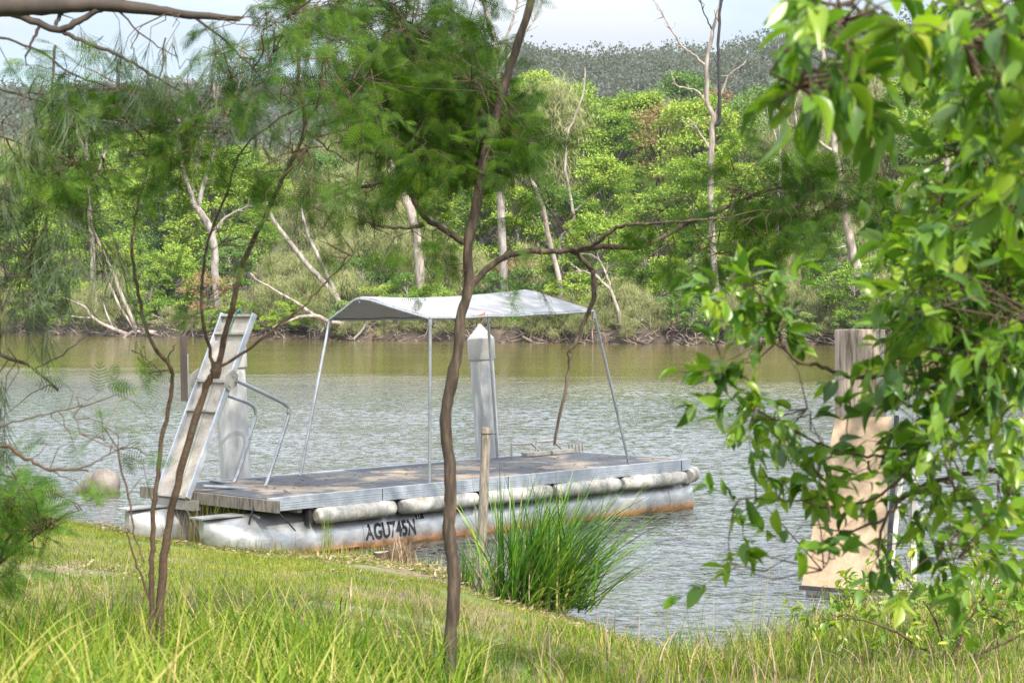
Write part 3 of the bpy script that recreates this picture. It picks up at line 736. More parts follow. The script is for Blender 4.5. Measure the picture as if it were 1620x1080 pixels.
LB, LG, LS, LR = M['leaf_bright'], M['leaf_green'], M['leaf_grey'], M['leaf_rust']
VAR = {
    ('bright', 0): [make_tree('a', 3.6, 'gum', .17, 34, 150, M['bark_grey'], LB, .06, 1.15) for _ in range(2)],
    ('green', 0): [make_tree('b', 3.6, 'gum', .18, 34, 150, M['bark_grey'], LG, .06, 1.15)],
    ('sheoak', 0): [make_tree('c', 3.8, 'sheoak', .17, 34, 170, M['bark_dark'], LS, .08, 1.1) for _ in range(2)],
    ('rust', 0): [make_tree('d', 4.0, 'gum', .15, 22, 110, M['bark_dark'], LR, .2, .8)],
    ('bright', 1): [make_tree('e', 7.5, 'gum', .22, 60, 190, M['bark_grey'], LB, .14, .72) for _ in range(3)],
    ('green', 1): [make_tree('f', 7.5, 'gum', .23, 56, 190, M['bark_pale'], LG, .2, .7) for _ in range(2)],
    ('sheoak', 1): [make_tree('g', 8.0, 'sheoak', .21, 62, 220, M['bark_dark'], LS, .12, .62) for _ in range(3)],
    ('rust', 1): [make_tree('h', 8.0, 'gum', .19, 30, 120, M['bark_dark'], LR, .3, .5)],
    ('bright', 2): [make_tree('i', 12.5, 'gum', .27, 80, 230, M['bark_grey'], LB, .2, .52) for _ in range(3)],
    ('green', 2): [make_tree('j', 13.0, 'gum', .28, 76, 220, M['bark_pale'], LG, .25, .5) for _ in range(2)],
    ('sheoak', 2): [make_tree('k', 13.0, 'sheoak', .25, 80, 240, M['bark_dark'], LS, .2, .42) for _ in range(2)],
    ('rust', 2): [make_tree('l', 12.0, 'gum', .22, 34, 110, M['bark_dark'], LR, .4, .36)],
}
BASEH = {('bright', 0): 3.6, ('green', 0): 3.6, ('sheoak', 0): 3.8, ('rust', 0): 4., ('bright', 1): 7.5, ('green', 1): 7.5, ('sheoak', 1): 8., ('rust', 1): 8.,
         ('bright', 2): 12.5, ('green', 2): 13., ('sheoak', 2): 13., ('rust', 2): 12.}
LOOK = {'bright': ('bright lime green', 'wattle'), 'green': ('mid green', 'gum tree'), 'sheoak': ('feathery olive grey', 'she-oak'), 'rust': ('browned orange-tinged', 'tree')}
MARKS = [(-200, 'far left of the river'), (40, 'at far left of the frame'), (110, 'above the round rock'), (190, 'above the leaning pale trunks'), (260, 'above the marker pole'), (340, 'above the raised ramp top'),
         (430, 'between the ramp and the canopy'), (520, 'over the canopy left corner'), (600, 'over the canopy left half'), (680, 'over the canopy middle'), (760, 'over the capped white pile'), (830, 'over the canopy ridge end'),
         (910, 'over the canopy right corner'), (990, 'over the slanting right canopy post'), (1070, 'over the deck right end'), (1130, 'below the bare forked gum'), (1210, 'between the bare gums'), (1290, 'beside the pale tall gum'), (1360, 'over the timber pile'),
         (1440, 'right of the timber pile'), (1530, 'behind the leafy shrub'), (1640, 'at far right behind the shrub'), (1900, 'far right of the river')]
ROWN = ["at the water's edge", 'in the second row', 'higher on the slope', 'on the upper slope', 'along the far tree line']
SIZE = ['low', 'small', 'tall', 'tall', 'tall']
NAMES = {'bright': 'wattle_tree', 'green': 'gum_tree', 'sheoak': 'she_oak_tree', 'rust': 'browned_tree'}
seen = {}
def place_tree(kind, X, Y, H, row, back=9):
    z = float(height(X, Y)); size = 0 if H < 5.2 else (1 if H < 9.8 else 2)
    var = random.choice(VAR[(kind, size)]); s = H / BASEH[(kind, size)]
    px = X / Y * F + 810; mark = min(MARKS, key=lambda k: abs(k[0] - px))[1]
    nm = NAMES[kind] if size or kind == 'rust' else {'bright': 'wattle_bush', 'green': 'broadleaf_bush', 'sheoak': 'she_oak_bush'}[kind]
    t = empty(nm, (X, Y, z - .1)); t.rotation_euler = (0, 0, random.uniform(0, 6.28)); t.scale = (s * random.uniform(.92, 1.12), s * random.uniform(.92, 1.12), s)
    look, word = LOOK[kind]
    if size == 0: word = 'bush'
    lab = f'{SIZE[row]} {look} {word} {ROWN[row]} {mark}'
    k = seen.get(lab, 0); seen[lab] = k + 1
    if row == 0 and back < 1.7: lab = lab.replace('low ', 'small '); lab = lab.replace("at the water's edge", 'overhanging the water')
    k = seen.get(lab, 0) if 'overhanging' in lab else k; seen[lab] = k + 1
    if k: lab = lab.replace(look, ('fuller ', 'narrower ', 'paler ', 'darker ')[min(k - 1, 3)] + look)
    if len(lab.split()) > 16: lab = lab.replace('bright lime', 'lime').replace('feathery ', '')
    tag(t, lab, 'bush' if size == 0 else 'tree', {0: "plants at the far water's edge", 1: 'trees in the second row on the far bank', 2: 'trees on the far slope', 3: 'trees on the upper far slope', 4: 'trees of the far tree line'}[row])
    link('trunk', var[0], None, t); link('crown', var[1], None, t)
    return t

def pick(row, px):
    r_ = random.random()
    def ch(b, g, s, u): return 'bright' if r_ < b else 'green' if r_ < b + g else 'sheoak' if r_ < b + g + s else 'rust'
    if row == 0: return ch(.15, .2, .62, .03) if 380 < px < 1500 else ch(.3, .3, .33, .07)
    if px < 120: return ch(.2, .2, .45, .15)
    if px < 400: return ch(.75, .2, .05, 0)
    if px < 740: return ch(.15, .25, .57, .03)
    if px < 860: return ch(.4, .2, .28, .12)
    if px < 1160: return ch(.66, .27, .05, .02)
    if px < 1300: return ch(.45, .25, .3, 0)
    return ch(.2, .3, .4, .1)

SKYL = np.array([(-60, 215), (0, 205), (200, 195), (330, 200), (450, 215), (600, 190), (700, 160), (800, 118), (850, 98), (900, 104), (950, 118), (985, 140), (1010, 132), (1060, 108), (1130, 112), (1180, 108), (1230, 125), (1300, 150), (1350, 120), (1450, 105), (1620, 95), (1800, 95)])
def rows():
    out = []
    for px in np.arange(-90, 1720, 36): out.append((0, px, random.uniform(1.8, 5.0), random.uniform(415, 470)))
    for px in np.arange(-90, 1720, 44): out.append((0, px, random.uniform(.5, 1.6), random.uniform(470, 498)))
    for px in np.arange(-90, 1720, 52): out.append((1, px, random.uniform(7, 14), random.uniform(330, 410)))
    for px in np.arange(-90, 1720, 70): out.append((2, px, random.uniform(20, 32), random.uniform(225, 300)))
    for px in np.arange(-90, 1720, 66): out.append((3, px, random.uniform(42, 56), None))
    for px in np.arange(-60, 1720, 60): out.append((4, px, random.uniform(70, 92), None))
    return out
for row, px, back, py in rows():
    px = px + random.uniform(-16, 16)
    Y = 140.0
    for _ in range(8):
        X = (px - 810) / F * Y; Y = float(far_shore(X)) + back
    if py is None:
        sky = float(np.interp(px, SKYL[:, 0], SKYL[:, 1])); py = sky + (random.uniform(18, 60) if row == 3 else random.uniform(-14, 26))
    z = EYE - (py - HOR) / F * Y; H = z - float(height(X, Y))
    H = min(max(H, 1.5), 22)
    place_tree(pick(row, px), X, Y, H, row, back)

# hill forest far behind
def hill_forest():
    parts, tb = [], MB()
    n = 2600
    Y = rng.uniform(360, 625, n); X = (rng.uniform(-120, 1740, n) - 810) / F * Y
    Z = height(X, Y)
    H = rng.uniform(9, 15, n)
    tq = []
    for i in range(n):
        per = 110; c0 = np.array([X[i], Y[i], Z[i] + H[i] * .72])
        nc = 5; cc = c0 + rng.normal(0, 1, (nc, 3)) * np.array([2.0, 2.0, 1.5])
        T = cc[rng.integers(0, nc, per)] + rng.normal(0, 1, (per, 3)) * np.array([.95, .95, .7])
        D, S, Nn = frames(rng.normal(size=(per, 3)))
        sz = rng.uniform(.6, 1.3, per)[:, None]
        parts.append(scatter(QUAD_V, QUAD_F, T, D * sz, S * sz * .6, Nn * sz * .3, np.clip(rng.random(per) * .25 + rng.uniform(0, .75), 0, 1)))
        tb.tube([(X[i], Y[i], Z[i] - .5), (X[i] + rng.normal(0, .5), Y[i], Z[i] + H[i] * .8)], [.13, .07], 3, False)
    V, Q, r = merge(parts); me = np_mesh('hill_forest', V, Q, r); o = link('hill_forest', me, M['leaf_hill'])
    tag(o, 'grey green eucalypt forest covering the far hill', 'forest', kind='stuff')
    tag(tb.build('hill_forest_trunks', M['bark_grey']), 'thin pale trunks among the forest on the far hill', 'forest', kind='stuff')
hill_forest()

# standing pale gums and leaning trunks traced at the far shore: name, label, material, Y back from the shore, limbs [(px,py) list, r0 px, r1 px]
def shore_Y(px, back):
    Y = 140.0
    for _ in range(8): Y = float(far_shore((px - 810) / F * Y)) + back
    return Y
def traced_tree(name, label, cat, mat, back, limbs, extra=None, twigs=10, group=None):
    px0 = limbs[0][0][0][0]; Y = shore_Y(px0, back)
    b = P(*limbs[0][0][0], Y); b[2] = float(height(b[0], Y)) - .2
    root = empty(name, b); tag(root, label, cat, group)
    for k, (pts, r0, r1) in enumerate(limbs):
        m = MB(b); off = np.zeros(3)
        w = [P(x, y, Y) for x, y in pts]
        if k == 0: w = [b.copy()] + w if w[0][2] > b[2] + .3 else w
        w = np.array(w); w[:, 1] += (np.arange(len(w)) * rng.uniform(-.25, .25) if k else 0)
        sp = smooth_path(w, 4, .03); rad = np.linspace(r0, r1, len(sp)) / F * Y * .8
        m.tube(sp, rad, 8 if k == 0 else 6)
        if k and twigs:
            for _ in range(twigs if k < 3 else twigs // 2):
                i = rng.integers(len(sp) // 2, len(sp)); d = unit(rng.normal(0, .8, 3) + (sp[-1] - sp[0]) / np.linalg.norm(sp[-1] - sp[0]) + (0, 0, .3)); ln = rng.uniform(.4, 1.3)
                m.tube([sp[i], sp[i] + d * ln * .5 + rng.normal(0, .06, 3), sp[i] + d * ln + rng.normal(0, .1, 3)], [.8 / F * Y, .6 / F * Y, .35 / F * Y], 4, False)
        m.build('trunk' if k == 0 else 'limb', (mat if not (extra and k in extra) else extra[k]), root)
    return root
traced_tree('bare_gum_tree', 'tall bare pale gum with forked dead limbs and one blackened stem', 'tree', M['bark_pale'], 3.5,
    [([(1136, 520), (1130, 420), (1124, 333), (1126, 222), (1128, 185), (1119, 159), (1119, 93), (1128, 48), (1139, 7), (1144, -40)], 7, 2.5),
     ([(1128, 200), (1138, 190), (1137, 148), (1136, 74), (1139, 11), (1143, -20)], 4.2, 2.4),
     ([(1118, 105), (1095, 85), (1080, 74), (1062, 45), (1040, 5)], 3, 1), ([(1120, 165), (1102, 144), (1080, 139), (1066, 134)], 3, 1.2),
     ([(1130, 190), (1140, 150), (1152, 122), (1173, 104)], 3.4, 1.3), ([(1128, 48), (1121, 37), (1108, 7), (1100, -20)], 1.8, .8), ([(1126, 240), (1112, 220), (1098, 196), (1086, 188)], 2.6, 1)], {1: M['bark_black'], 5: M['bark_black']}, 9)
traced_tree('pale_gum_tree', 'tall pale pink gum with twin stems rising over the timber pile', 'tree', M['bark_pale'], 3.0,
    [([(1368, 525), (1357, 433), (1347, 393), (1340, 357), (1330, 300), (1324, 259), (1317, 185), (1306, 130), (1299, 74), (1276, 30), (1269, -10)], 10.5, 3.5),
     ([(1322, 215), (1330, 159), (1338, 104), (1361, 74), (1376, 50)], 5, 1.6), ([(1320, 240), (1287, 218), (1258, 200), (1228, 189)], 4.2, 1.4),
     ([(1260, 201), (1258, 165), (1268, 145)], 2, .8), ([(1345, 390), (1322, 392), (1306, 396)], 2.4, 1.5), ([(1322, 250), (1310, 262), (1296, 276)], 2, 1), ([(1299, 74), (1318, 50), (1330, 20)], 2.5, 1)], None, 8)
traced_tree('slender_gum_tree', 'slender brown and white gum behind the leafy shrub', 'tree', M['bark_pale'], 2.5,
    [([(1490, 500), (1492, 400), (1496, 300), (1499, 222), (1502, 148), (1506, 74), (1510, 18), (1512, -30)], 8, 4.5), ([(1499, 135), (1476, 107), (1472, 92), (1482, 80)], 2.5, 1), ([(1501, 165), (1515, 130), (1528, 118)], 2.5, 1)], None, 8)
traced_tree('thin_gum_tree', 'thin upright grey gum rising left of the twin-stemmed pale gum', 'tree', M['bark_grey'], 9,
    [([(1232, 500), (1230, 380), (1234, 260), (1229, 150), (1232, 70)], 4, 1.5), ([(1232, 230), (1218, 190), (1212, 160)], 2, .8), ([(1231, 180), (1246, 140), (1252, 110)], 2, .8)], None, 9)
traced_tree('thin_gum_tree', 'slim white gum standing between the round rock and the sapling', 'tree', M['bark_pale'], 8,
    [([(150, 500), (146, 400), (140, 300), (136, 220), (140, 160)], 6, 2.5), ([(141, 300), (165, 250), (175, 205)], 3, 1), ([(137, 240), (120, 205), (112, 170)], 2.5, 1)], None, 10)
traced_tree('thin_gum_tree', 'forked white gum beyond the sapling at the left skyline', 'tree', M['bark_pale'], 20,
    [([(300, 480), (305, 330), (318, 230), (340, 160), (372, 105), (385, 70)], 6, 1.8), ([(318, 230), (300, 170), (296, 120)], 3, 1), ([(340, 160), (335, 110), (345, 70)], 2.5, 1)], None, 12)
traced_tree('broken_trunk', 'broken pale trunk leaning among trees right of the front stem', 'dead tree', M['bark_pale'], 2,
    [([(895, 520), (884, 440), (870, 381), (858, 326), (846, 295), (836, 278)], 5.5, 3.5), ([(858, 326), (866, 318), (872, 306)], 2, 1)], None, 4)
traced_tree('thin_dead_tree', 'thin crooked dead tree with rusty tip right of the front stem', 'dead tree', M['bark_pale'], 5,
    [([(888, 381), (900, 370), (907, 350), (907, 333), (895, 267), (899, 211), (910, 185), (923, 141), (925, 107)], 4.0, 1.6), ([(897, 240), (890, 232), (888, 222)], 1.5, .8), ([(907, 335), (918, 326), (928, 318)], 2.4, 1)], None, 5)
traced_tree('dead_crown_tree', 'grey leafless gum crown against the sky left of the front stem top', 'dead tree', M['bark_grey'], 6,
    [([(800, 500), (792, 300), (788, 160), (786, 100), (780, 60), (768, 15), (762, -30)], 9, 4), ([(786, 100), (799, 67), (814, 22), (822, -10)], 4, 1.5), ([(786, 105), (770, 85), (758, 70), (752, 50)], 3, 1),
     ([(790, 110), (812, 80), (832, 50), (850, 20), (860, -10)], 3, 1.2), ([(780, 60), (765, 42), (756, 20)], 2.2, 1)], None, 12)
traced_tree('stout_gum_tree', 'stout pinkish gum trunk above the canopy left half', 'tree', M['bark_pale'], 4,
    [([(668, 520), (664, 430), (660, 375), (648, 330), (634, 300)], 9, 9), ([(634, 300), (620, 260), (612, 210)], 6, 3), ([(644, 320), (668, 270), (690, 230)], 5, 2)], None, 6)
traced_tree('forked_gum_tree', 'dark forked gum trunk above the ramp top', 'tree', M['bark_grey'], 4,
    [([(345, 500), (340, 430), (339, 392), (333, 363), (318, 338), (307, 322)], 8, 7), ([(336, 370), (356, 344), (392, 326)], 4.5, 1.5), ([(307, 322), (290, 270), (282, 220), (286, 180)], 6, 3), ([(312, 328), (330, 270), (352, 200), (380, 130), (388, 70)], 5, 2), ([(352, 200), (345, 150), (350, 110)], 3, 1.2)], None, 10)
traced_tree('crossed_trunk_tree', 'two long pale trunks leaning left between ramp and canopy', 'tree', M['bark_grey'], 2,
    [([(552, 520), (530, 468), (474, 404), (437, 355), (420, 320)], 6.5, 3.5), ([(534, 470), (505, 410), (485, 363), (476, 320)], 5, 2.5)], None, 6)
traced_tree('leaning_trunk_tree', 'pair of slim pale trunks leaning left above the round rock', 'tree', M['bark_pale'], .9,
    [([(218, 532), (213, 518), (185, 448), (159, 389), (140, 350)], 5, 2.5), ([(212, 520), (181, 470), (163, 426), (150, 395)], 3.6, 2)], None, 6)
traced_tree('brown_leaning_tree', 'brown leaning gum trunk behind the slanting canopy post', 'tree', M['bark_pale'], 1.2,
    [([(985, 532), (983, 521), (978, 493), (964, 457), (941, 434)], 4.5, 3), ([(944, 436), (928, 431), (913, 429)], 2, 1), ([(967, 460), (960, 435), (948, 410)], 2.6, 1.2)], None, 5)
# driftwood and fallen trees at the water line
def driftwood(label, back, limbs, mat=M['root']):
    px0 = limbs[0][0][0][0]; Y = shore_Y(px0, back); b = P(*limbs[0][0][0], Y); b[2] = 0
    m = MB(b)
    for pts, r0, r1 in limbs:
        w = np.array([P(x, y, Y) for x, y in pts]); w[:, 1] += rng.uniform(-.3, .3)
        sp = smooth_path(w, 4, .02); m.tube(sp, np.linspace(r0, r1, len(sp)) / F * Y, 7)
    o = m.build('fallen_branch', mat, loc=b); tag(o, label, 'driftwood', 'driftwood along the far water line')
driftwood('long fallen branch reaching left from the root mass of the leaning trunks', -.6, [([(205, 530), (170, 516), (145, 500), (135, 485), (100, 470)], 3.6, 1), ([(145, 503), (128, 502), (112, 500)], 1.5, .7), ([(180, 520), (170, 498), (163, 480)], 2, .9), ([(135, 485), (128, 478), (120, 475)], 1, .6)], M['bark_pale'])
driftwood('root mass spreading over water below the leaning trunks', -.4, [([(212, 524), (200, 532), (195, 534)], 3, 1.5), ([(214, 526), (216, 535), (222, 537)], 3, 1.2), ([(218, 524), (232, 534), (250, 536)], 3, 1), ([(208, 526), (205, 535), (210, 538)], 2, 1)], M['bark_pale'])
driftwood('thick fallen log with twisted upright stump near the marker pole', -.5, [([(230, 525), (255, 528), (284, 532)], 4.5, 4), ([(277, 530), (272, 515), (268, 500), (270, 485)], 5, 2), ([(272, 515), (258, 505), (240, 497)], 1.5, .8), ([(284, 528), (295, 526), (304, 530)], 1.5, .8)], M['bark_pale'])
driftwood('long pale bough arching over the water toward the canopy', -.8, [([(545, 512), (520, 508), (500, 500), (475, 502), (445, 512), (432, 518)], 4, 1.4), ([(505, 505), (512, 515), (508, 525)], 3, 1), ([(500, 500), (470, 480), (440, 462), (410, 445), (396, 432)], 3, 1)], M['bark_pale'])
driftwood('leaning grey prop branch under the canopy left end', -.2, [([(560, 536), (575, 520), (583, 505), (585, 495)], 2.2, 1.8)], M['bark_grey'])
driftwood('tangle of bleached roots in front of the capped white pile', -.6, [([(826, 532), (845, 540), (868, 536), (880, 543)], 2.2, 1), ([(835, 542), (850, 528), (862, 518)], 1.8, .8), ([(838, 540), (842, 512), (846, 500)], 1.8, .8), ([(850, 540), (870, 530), (890, 541)], 3, 2), ([(878, 536), (888, 540), (900, 542)], 3, 2), ([(842, 512), (852, 505), (858, 500)], 1, .6)])
driftwood('bleached slanting snag below the slanting canopy post', -.3, [([(918, 540), (922, 520), (926, 508)], 2.2, 1.2), ([(955, 540), (962, 532), (970, 528)], 1.6, .8)])
driftwood('dark half sunken log end right of the slanting canopy post', -.9, [([(1008, 540), (1022, 544), (1032, 546)], 3, 2.6), ([(1012, 541), (1000, 536), (995, 530)], 1.6, .8)], M['bark_dark'])
driftwood('heap of thin grey brush on the bank beyond the deck right end', .2, [([(1040, 536), (1070, 534), (1090, 538)], 2, 1)] + [([(1060 + k * 7, 542), (1064 + k * 6 + random.uniform(-12, 12), 525), (1070 + k * 6 + random.uniform(-25, 25), 512 + random.uniform(0, 12))], 1.2, .5) for k in range(14)])
# roots and twiggy undergrowth along the far bank (uncountable)
def bank_roots():
    m = MB()
    for i in range(1500):
        px = rng.uniform(-60, 1700); Y = shore_Y(px, rng.uniform(-.3, 2.2)); X = (px - 810) / F * Y; z = float(height(X, Y))
        d = rng.normal(0, 1, 3) * np.array([1, .5, .7]); d[2] = abs(d[2]) * .8; ln = rng.uniform(.3, 1.5); d = unit(d) * ln
        p0 = np.array([X, Y, max(z, -.05)])
        m.tube([p0, p0 + d * .5 + rng.normal(0, .1, 3), p0 + d], [.05, .035, .012], 4, False)
    tag(m.build('bank_roots', M['root']), 'tangled roots and dead sticks along the far bank edge', 'roots', kind='stuff')
    parts = []
    n = 15000
    px = rng.uniform(-60, 1700, n); cl = (np.sin(px * .05) + np.sin(px * .023 + 1)) * .5
    back = rng.uniform(.6, 9, n); Y = np.array([140.0] * n)
    for _ in range(8): Y = far_shore((px - 810) / F * Y) + back
    X = (px - 810) / F * Y; Z = height(X, Y) + rng.uniform(0, .6, n) ** 1.5 + .3 * np.clip(cl, 0, 1)
    T = np.stack([X, Y, Z], -1); D, S, Nn = frames(rng.normal(size=(n, 3)) + np.array([0, 0, .4])); sz = rng.uniform(.1, .3, n)[:, None]
    V, Q, r = scatter(QUAD_V, QUAD_F, T, D * sz, S * sz * .35, Nn * sz * .3)
    o = link('bank_undergrowth', np_mesh('bank_undergrowth', V, Q, r), M['leaf_green']); tag(o, 'low green undergrowth on the far bank floor', 'undergrowth', kind='stuff')
bank_roots()

# ------------------------------------------------------------------ near trees
def near_trunks(root, o, limbs, Y0, mat, name='branch', sides=10, knots=True):
    """limbs: list of ([(px,py,dY)...], r0px, r1px, partname); returns sampled skeleton points"""
    skel = []
    for pts, r0, r1, nm in limbs:
        w = np.array([P(p[0], p[1], Y0 + (p[2] if len(p) > 2 else 0)) for p in pts]); sp = smooth_path(w, 5, .0012 if nm == 'trunk' else .0025)
        rad = np.linspace(r0, r1, len(sp)) / F * Y0 * (1 + (rng.normal(0, .05, len(sp)) if knots else 0))
        if nm == 'trunk': rad *= 1 + .6 * np.exp(-np.arange(len(sp)) / 2.2)
        m = MB(o); m.tube(sp, rad, sides); m.build(nm, mat, root); skel.append(sp)
    return np.vstack(skel)

def foliage(root, o, clusters, skel, kind, leaf_len, mat, twig_len=.28, per=9, droop=.35, twig_r=.0022, link_max=1.5, part='crown', out=.6, widthk=1.0):
    """clusters: (px, py, rx px, ry px, Y, dY, number of twigs)"""
    parts = []; tb = MB(o); oo = np.asarray(o); base_skel = skel
    sub = []
    for (cx, cy, rx, ry, Y, dY, n) in clusters:
        for _ in range(int(np.clip(n // 5, 1, 12))):
            a = rng.uniform(0, 6.283); e = P(cx + rx * .75 * math.cos(a), cy + ry * .75 * math.sin(a), Y + rng.normal(0, dY * .4))
            dist = np.linalg.norm(base_skel - e, axis=1) * rng.uniform(.8, 1.25, len(base_skel)); s0 = base_skel[int(np.argmin(dist))]
            if np.linalg.norm(e - s0) > link_max * 1.6 or np.linalg.norm(e - s0) < .05: continue
            dd = np.linalg.norm(e - s0); sp = smooth_path([s0, s0 * .65 + e * .35 + rng.normal(0, .07 * dd, 3), s0 * .3 + e * .7 + rng.normal(0, .07 * dd, 3) + (0, 0, .05 * dd), e], 4)
            tb.tube(sp, np.linspace(twig_r * 2.6, twig_r * 1.1, len(sp)), 5, False); sub.append(sp)
    if sub: skel = np.vstack([base_skel] + sub)
    for (cx, cy, rx, ry, Y, dY, n) in clusters:
        for _ in range(n):
            a = rng.uniform(0, 6.283); r_ = math.sqrt(rng.random())
            st = P(cx + rx * r_ * math.cos(a), cy + ry * r_ * math.sin(a), Y + rng.normal(0, dY * .5))
            dist = np.linalg.norm(skel - st, axis=1); j = int(np.argmin(dist)); near = skel[j]
            away = unit(st - near + 1e-6); d = unit(away * out + rng.normal(0, .6, 3) + np.array([0, 0, -droop]))
            L_ = twig_len * rng.uniform(.6, 1.25)
            if dist[j] < link_max and dist[j] > .02:
                tb.tube([near, near * .5 + st * .5 + (0, 0, .04 * dist[j]) + rng.normal(0, .02, 3), st], [twig_r * 2.2, twig_r * 1.5, twig_r], 4, False)
            ts = np.sort(rng.uniform(.08, 1.0, per)); bendv = np.array([0, 0, -droop * .35 * L_]) + rng.normal(0, .02, 3)
            pos = st + d * L_ * ts[:, None] + bendv * (ts[:, None] ** 2)
            tb.tube([st, st + d * L_ * .5 + bendv * .25, st + d * L_ + bendv], [twig_r, twig_r * .8, twig_r * .4], 4, False)
            sidev = unit(rng.normal(size=(per, 3))); sidev = unit(sidev - (sidev @ d)[:, None] * d)
            D = unit(d * .75 + sidev * .8 + np.array([0, 0, -droop * .7]))
            upn = unit(np.array([0, 0, 1.0]) + rng.normal(0, .45, (per, 3)))
            if kind == 'frond':
                pn = unit(np.array([0, -.35, .8]) + rng.normal(0, .55, 3)); sd_ = unit(np.cross(pn, d)); sg = np.where(np.arange(per) % 2 == 0, 1.0, -1.0)[:, None]
                D = unit(d * .8 + sg * sd_ * .75 + rng.normal(0, .12, (per, 3)) + np.array([0, 0, -droop * .35])); upn = unit(np.cross(d, sd_) + rng.normal(0, .15, (per, 3)))
            S = unit(np.cross(upn, D)); Nn = np.cross(D, S)
            ln = leaf_len * rng.uniform(.45, 1.35, per)[:, None]
            if kind == 'frond': parts.append(scatter(FROND_V, FROND_F, pos, D * ln, S * ln, Nn * ln))
            elif kind == 'broad': parts.append(scatter(BROAD_V, BROAD_F, pos, D * ln, S * ln * widthk * rng.uniform(.65, 1.15, (per, 1)), Nn * ln * rng.uniform(-.3, 2.6, (per, 1)), np.clip(rng.random(per) * .75 + rng.uniform(0, .25), 0, 1)))
            else:
                for q in range(4):
                    D2 = unit(D + rng.normal(0, .28, (per, 3)) + np.array([0, 0, -.5])); S2 = unit(np.cross(D2, upn)); N2 = np.cross(D2, S2)
                    parts.append(scatter(QUAD_V, QUAD_F, pos, D2 * ln, S2 * .0028, N2 * .002))
    V, Q, r = merge(parts)
    me = np_mesh(part, V - oo, Q, r, smooth=(kind == 'broad')); link(part, me, mat, root)
    tb.build('twigs', M['twig'], root)

def base_on_ground(px, Y):
    X = (px - 810) / F * Y; return np.array([X, Y, float(height(X, Y))])

# front slender tree
Y1 = 8.5; o = base_on_ground(712, Y1); zpy = HOR + (EYE - o[2] + .1) / Y1 * F
t1 = empty('wattle_tree', o); tag(t1, 'slender dark-stemmed wattle crossing the view in front of the canopy', 'tree')
lims = [([(712, zpy), (711, 1052), (717, 959), (718, 900), (710, 843), (713, 790), (712, 743), (705, 674), (710, 626), (724, 556), (728, 508), (741, 452), (740, 392), (752, 333), (761, 281), (763, 260), (777, 207), (795, 148), (814, 85), (836, 18), (850, -60), (860, -200)], 11.3, 6, 'trunk'),
        ([(742, 460), (750, 447), (773, 423), (807, 403), (857, 397), (903, 397), (940, 386, -.1), (970, 363, -.15), (1007, 355, -.2), (1080, 350, -.3), (1150, 345, -.3)], 6.2, 1.6, 'limb'),
        ([(905, 397), (950, 390, .1), (997, 392, .15), (1040, 380, .2), (1080, 358, .25), (1140, 333, .3), (1190, 310, .3), (1247, 293, .35), (1327, 287, .4), (1400, 292, .4)], 5, 2, 'limb'),
        ([(903, 395), (915, 404), (937, 430), (940, 467), (928, 500), (912, 538), (899, 556), (901, 573), (890, 639), (877, 704)], 4.6, 2.2, 'limb'),
        ([(742, 385), (733, 383), (697, 360), (670, 343), (652, 310), (630, 287), (573, 295), (520, 310)], 5.5, 2.5, 'limb'),
        ([(670, 355), (650, 360), (600, 357), (553, 342)], 3, 1.6, 'limb'),
        ([(762, 262), (735, 240, .2), (690, 215, .4), (620, 190, .5), (560, 185, .6), (500, 200, .6)], 4.5, 1.6, 'limb'),
        ([(778, 205), (745, 150, .3), (700, 90, .5), (640, 40, .7), (600, 0, .8), (560, -60, .8)], 5, 2, 'limb'),
        ([(765, 255), (800, 240, .3), (840, 225, .4), (870, 215, .4)], 3.5, 1.2, 'limb')]
sk = near_trunks(t1, o, lims, Y1, M['bark_wattle'])
C = Y1
cl1 = [(720, 190, 115, 85, C + .6, 1.0, 380), (640, 120, 85, 70, C + .5, 1.0, 190), (700, 60, 90, 50, C + .7, 1.0, 110), (800, 210, 50, 55, C + .5, .8, 90), (640, 245, 60, 35, C + .4, .8, 50),
       (520, 40, 60, 45, C + .3, 1, 50), (600, 20, 70, 40, C + .3, 1, 60), (560, 190, 50, 35, C + .4, 1, 16), (560, 310, 60, 24, C, .5, 14), (620, 370, 45, 22, C, .4, 8), (690, 390, 35, 40, C, .4, 8),
       (1240, 325, 110, 30, C, .5, 60), (1120, 290, 70, 30, C, .5, 16), (1310, 295, 80, 30, C + .2, .5, 44), (1100, 410, 80, 30, C, .5, 16), (1010, 400, 60, 20, C, .4, 6), (1180, 385, 80, 30, C, .5, 24), (1230, 245, 60, 20, C, .5, 9),
       (830, 410, 40, 40, C, .4, 7), (900, 330, 30, 20, C, .4, 4), (850, 320, 35, 35, C, .5, 8), (720, -60, 180, 60, C + .5, 1, 40), (1020, 330, 40, 20, C, .4, 6), (1380, 290, 50, 35, C + .2, .4, 20)]
foliage(t1, o, cl1, sk, 'frond', .066, M['leaf_wattle'], .16, 17, .3, twig_r=.0012)

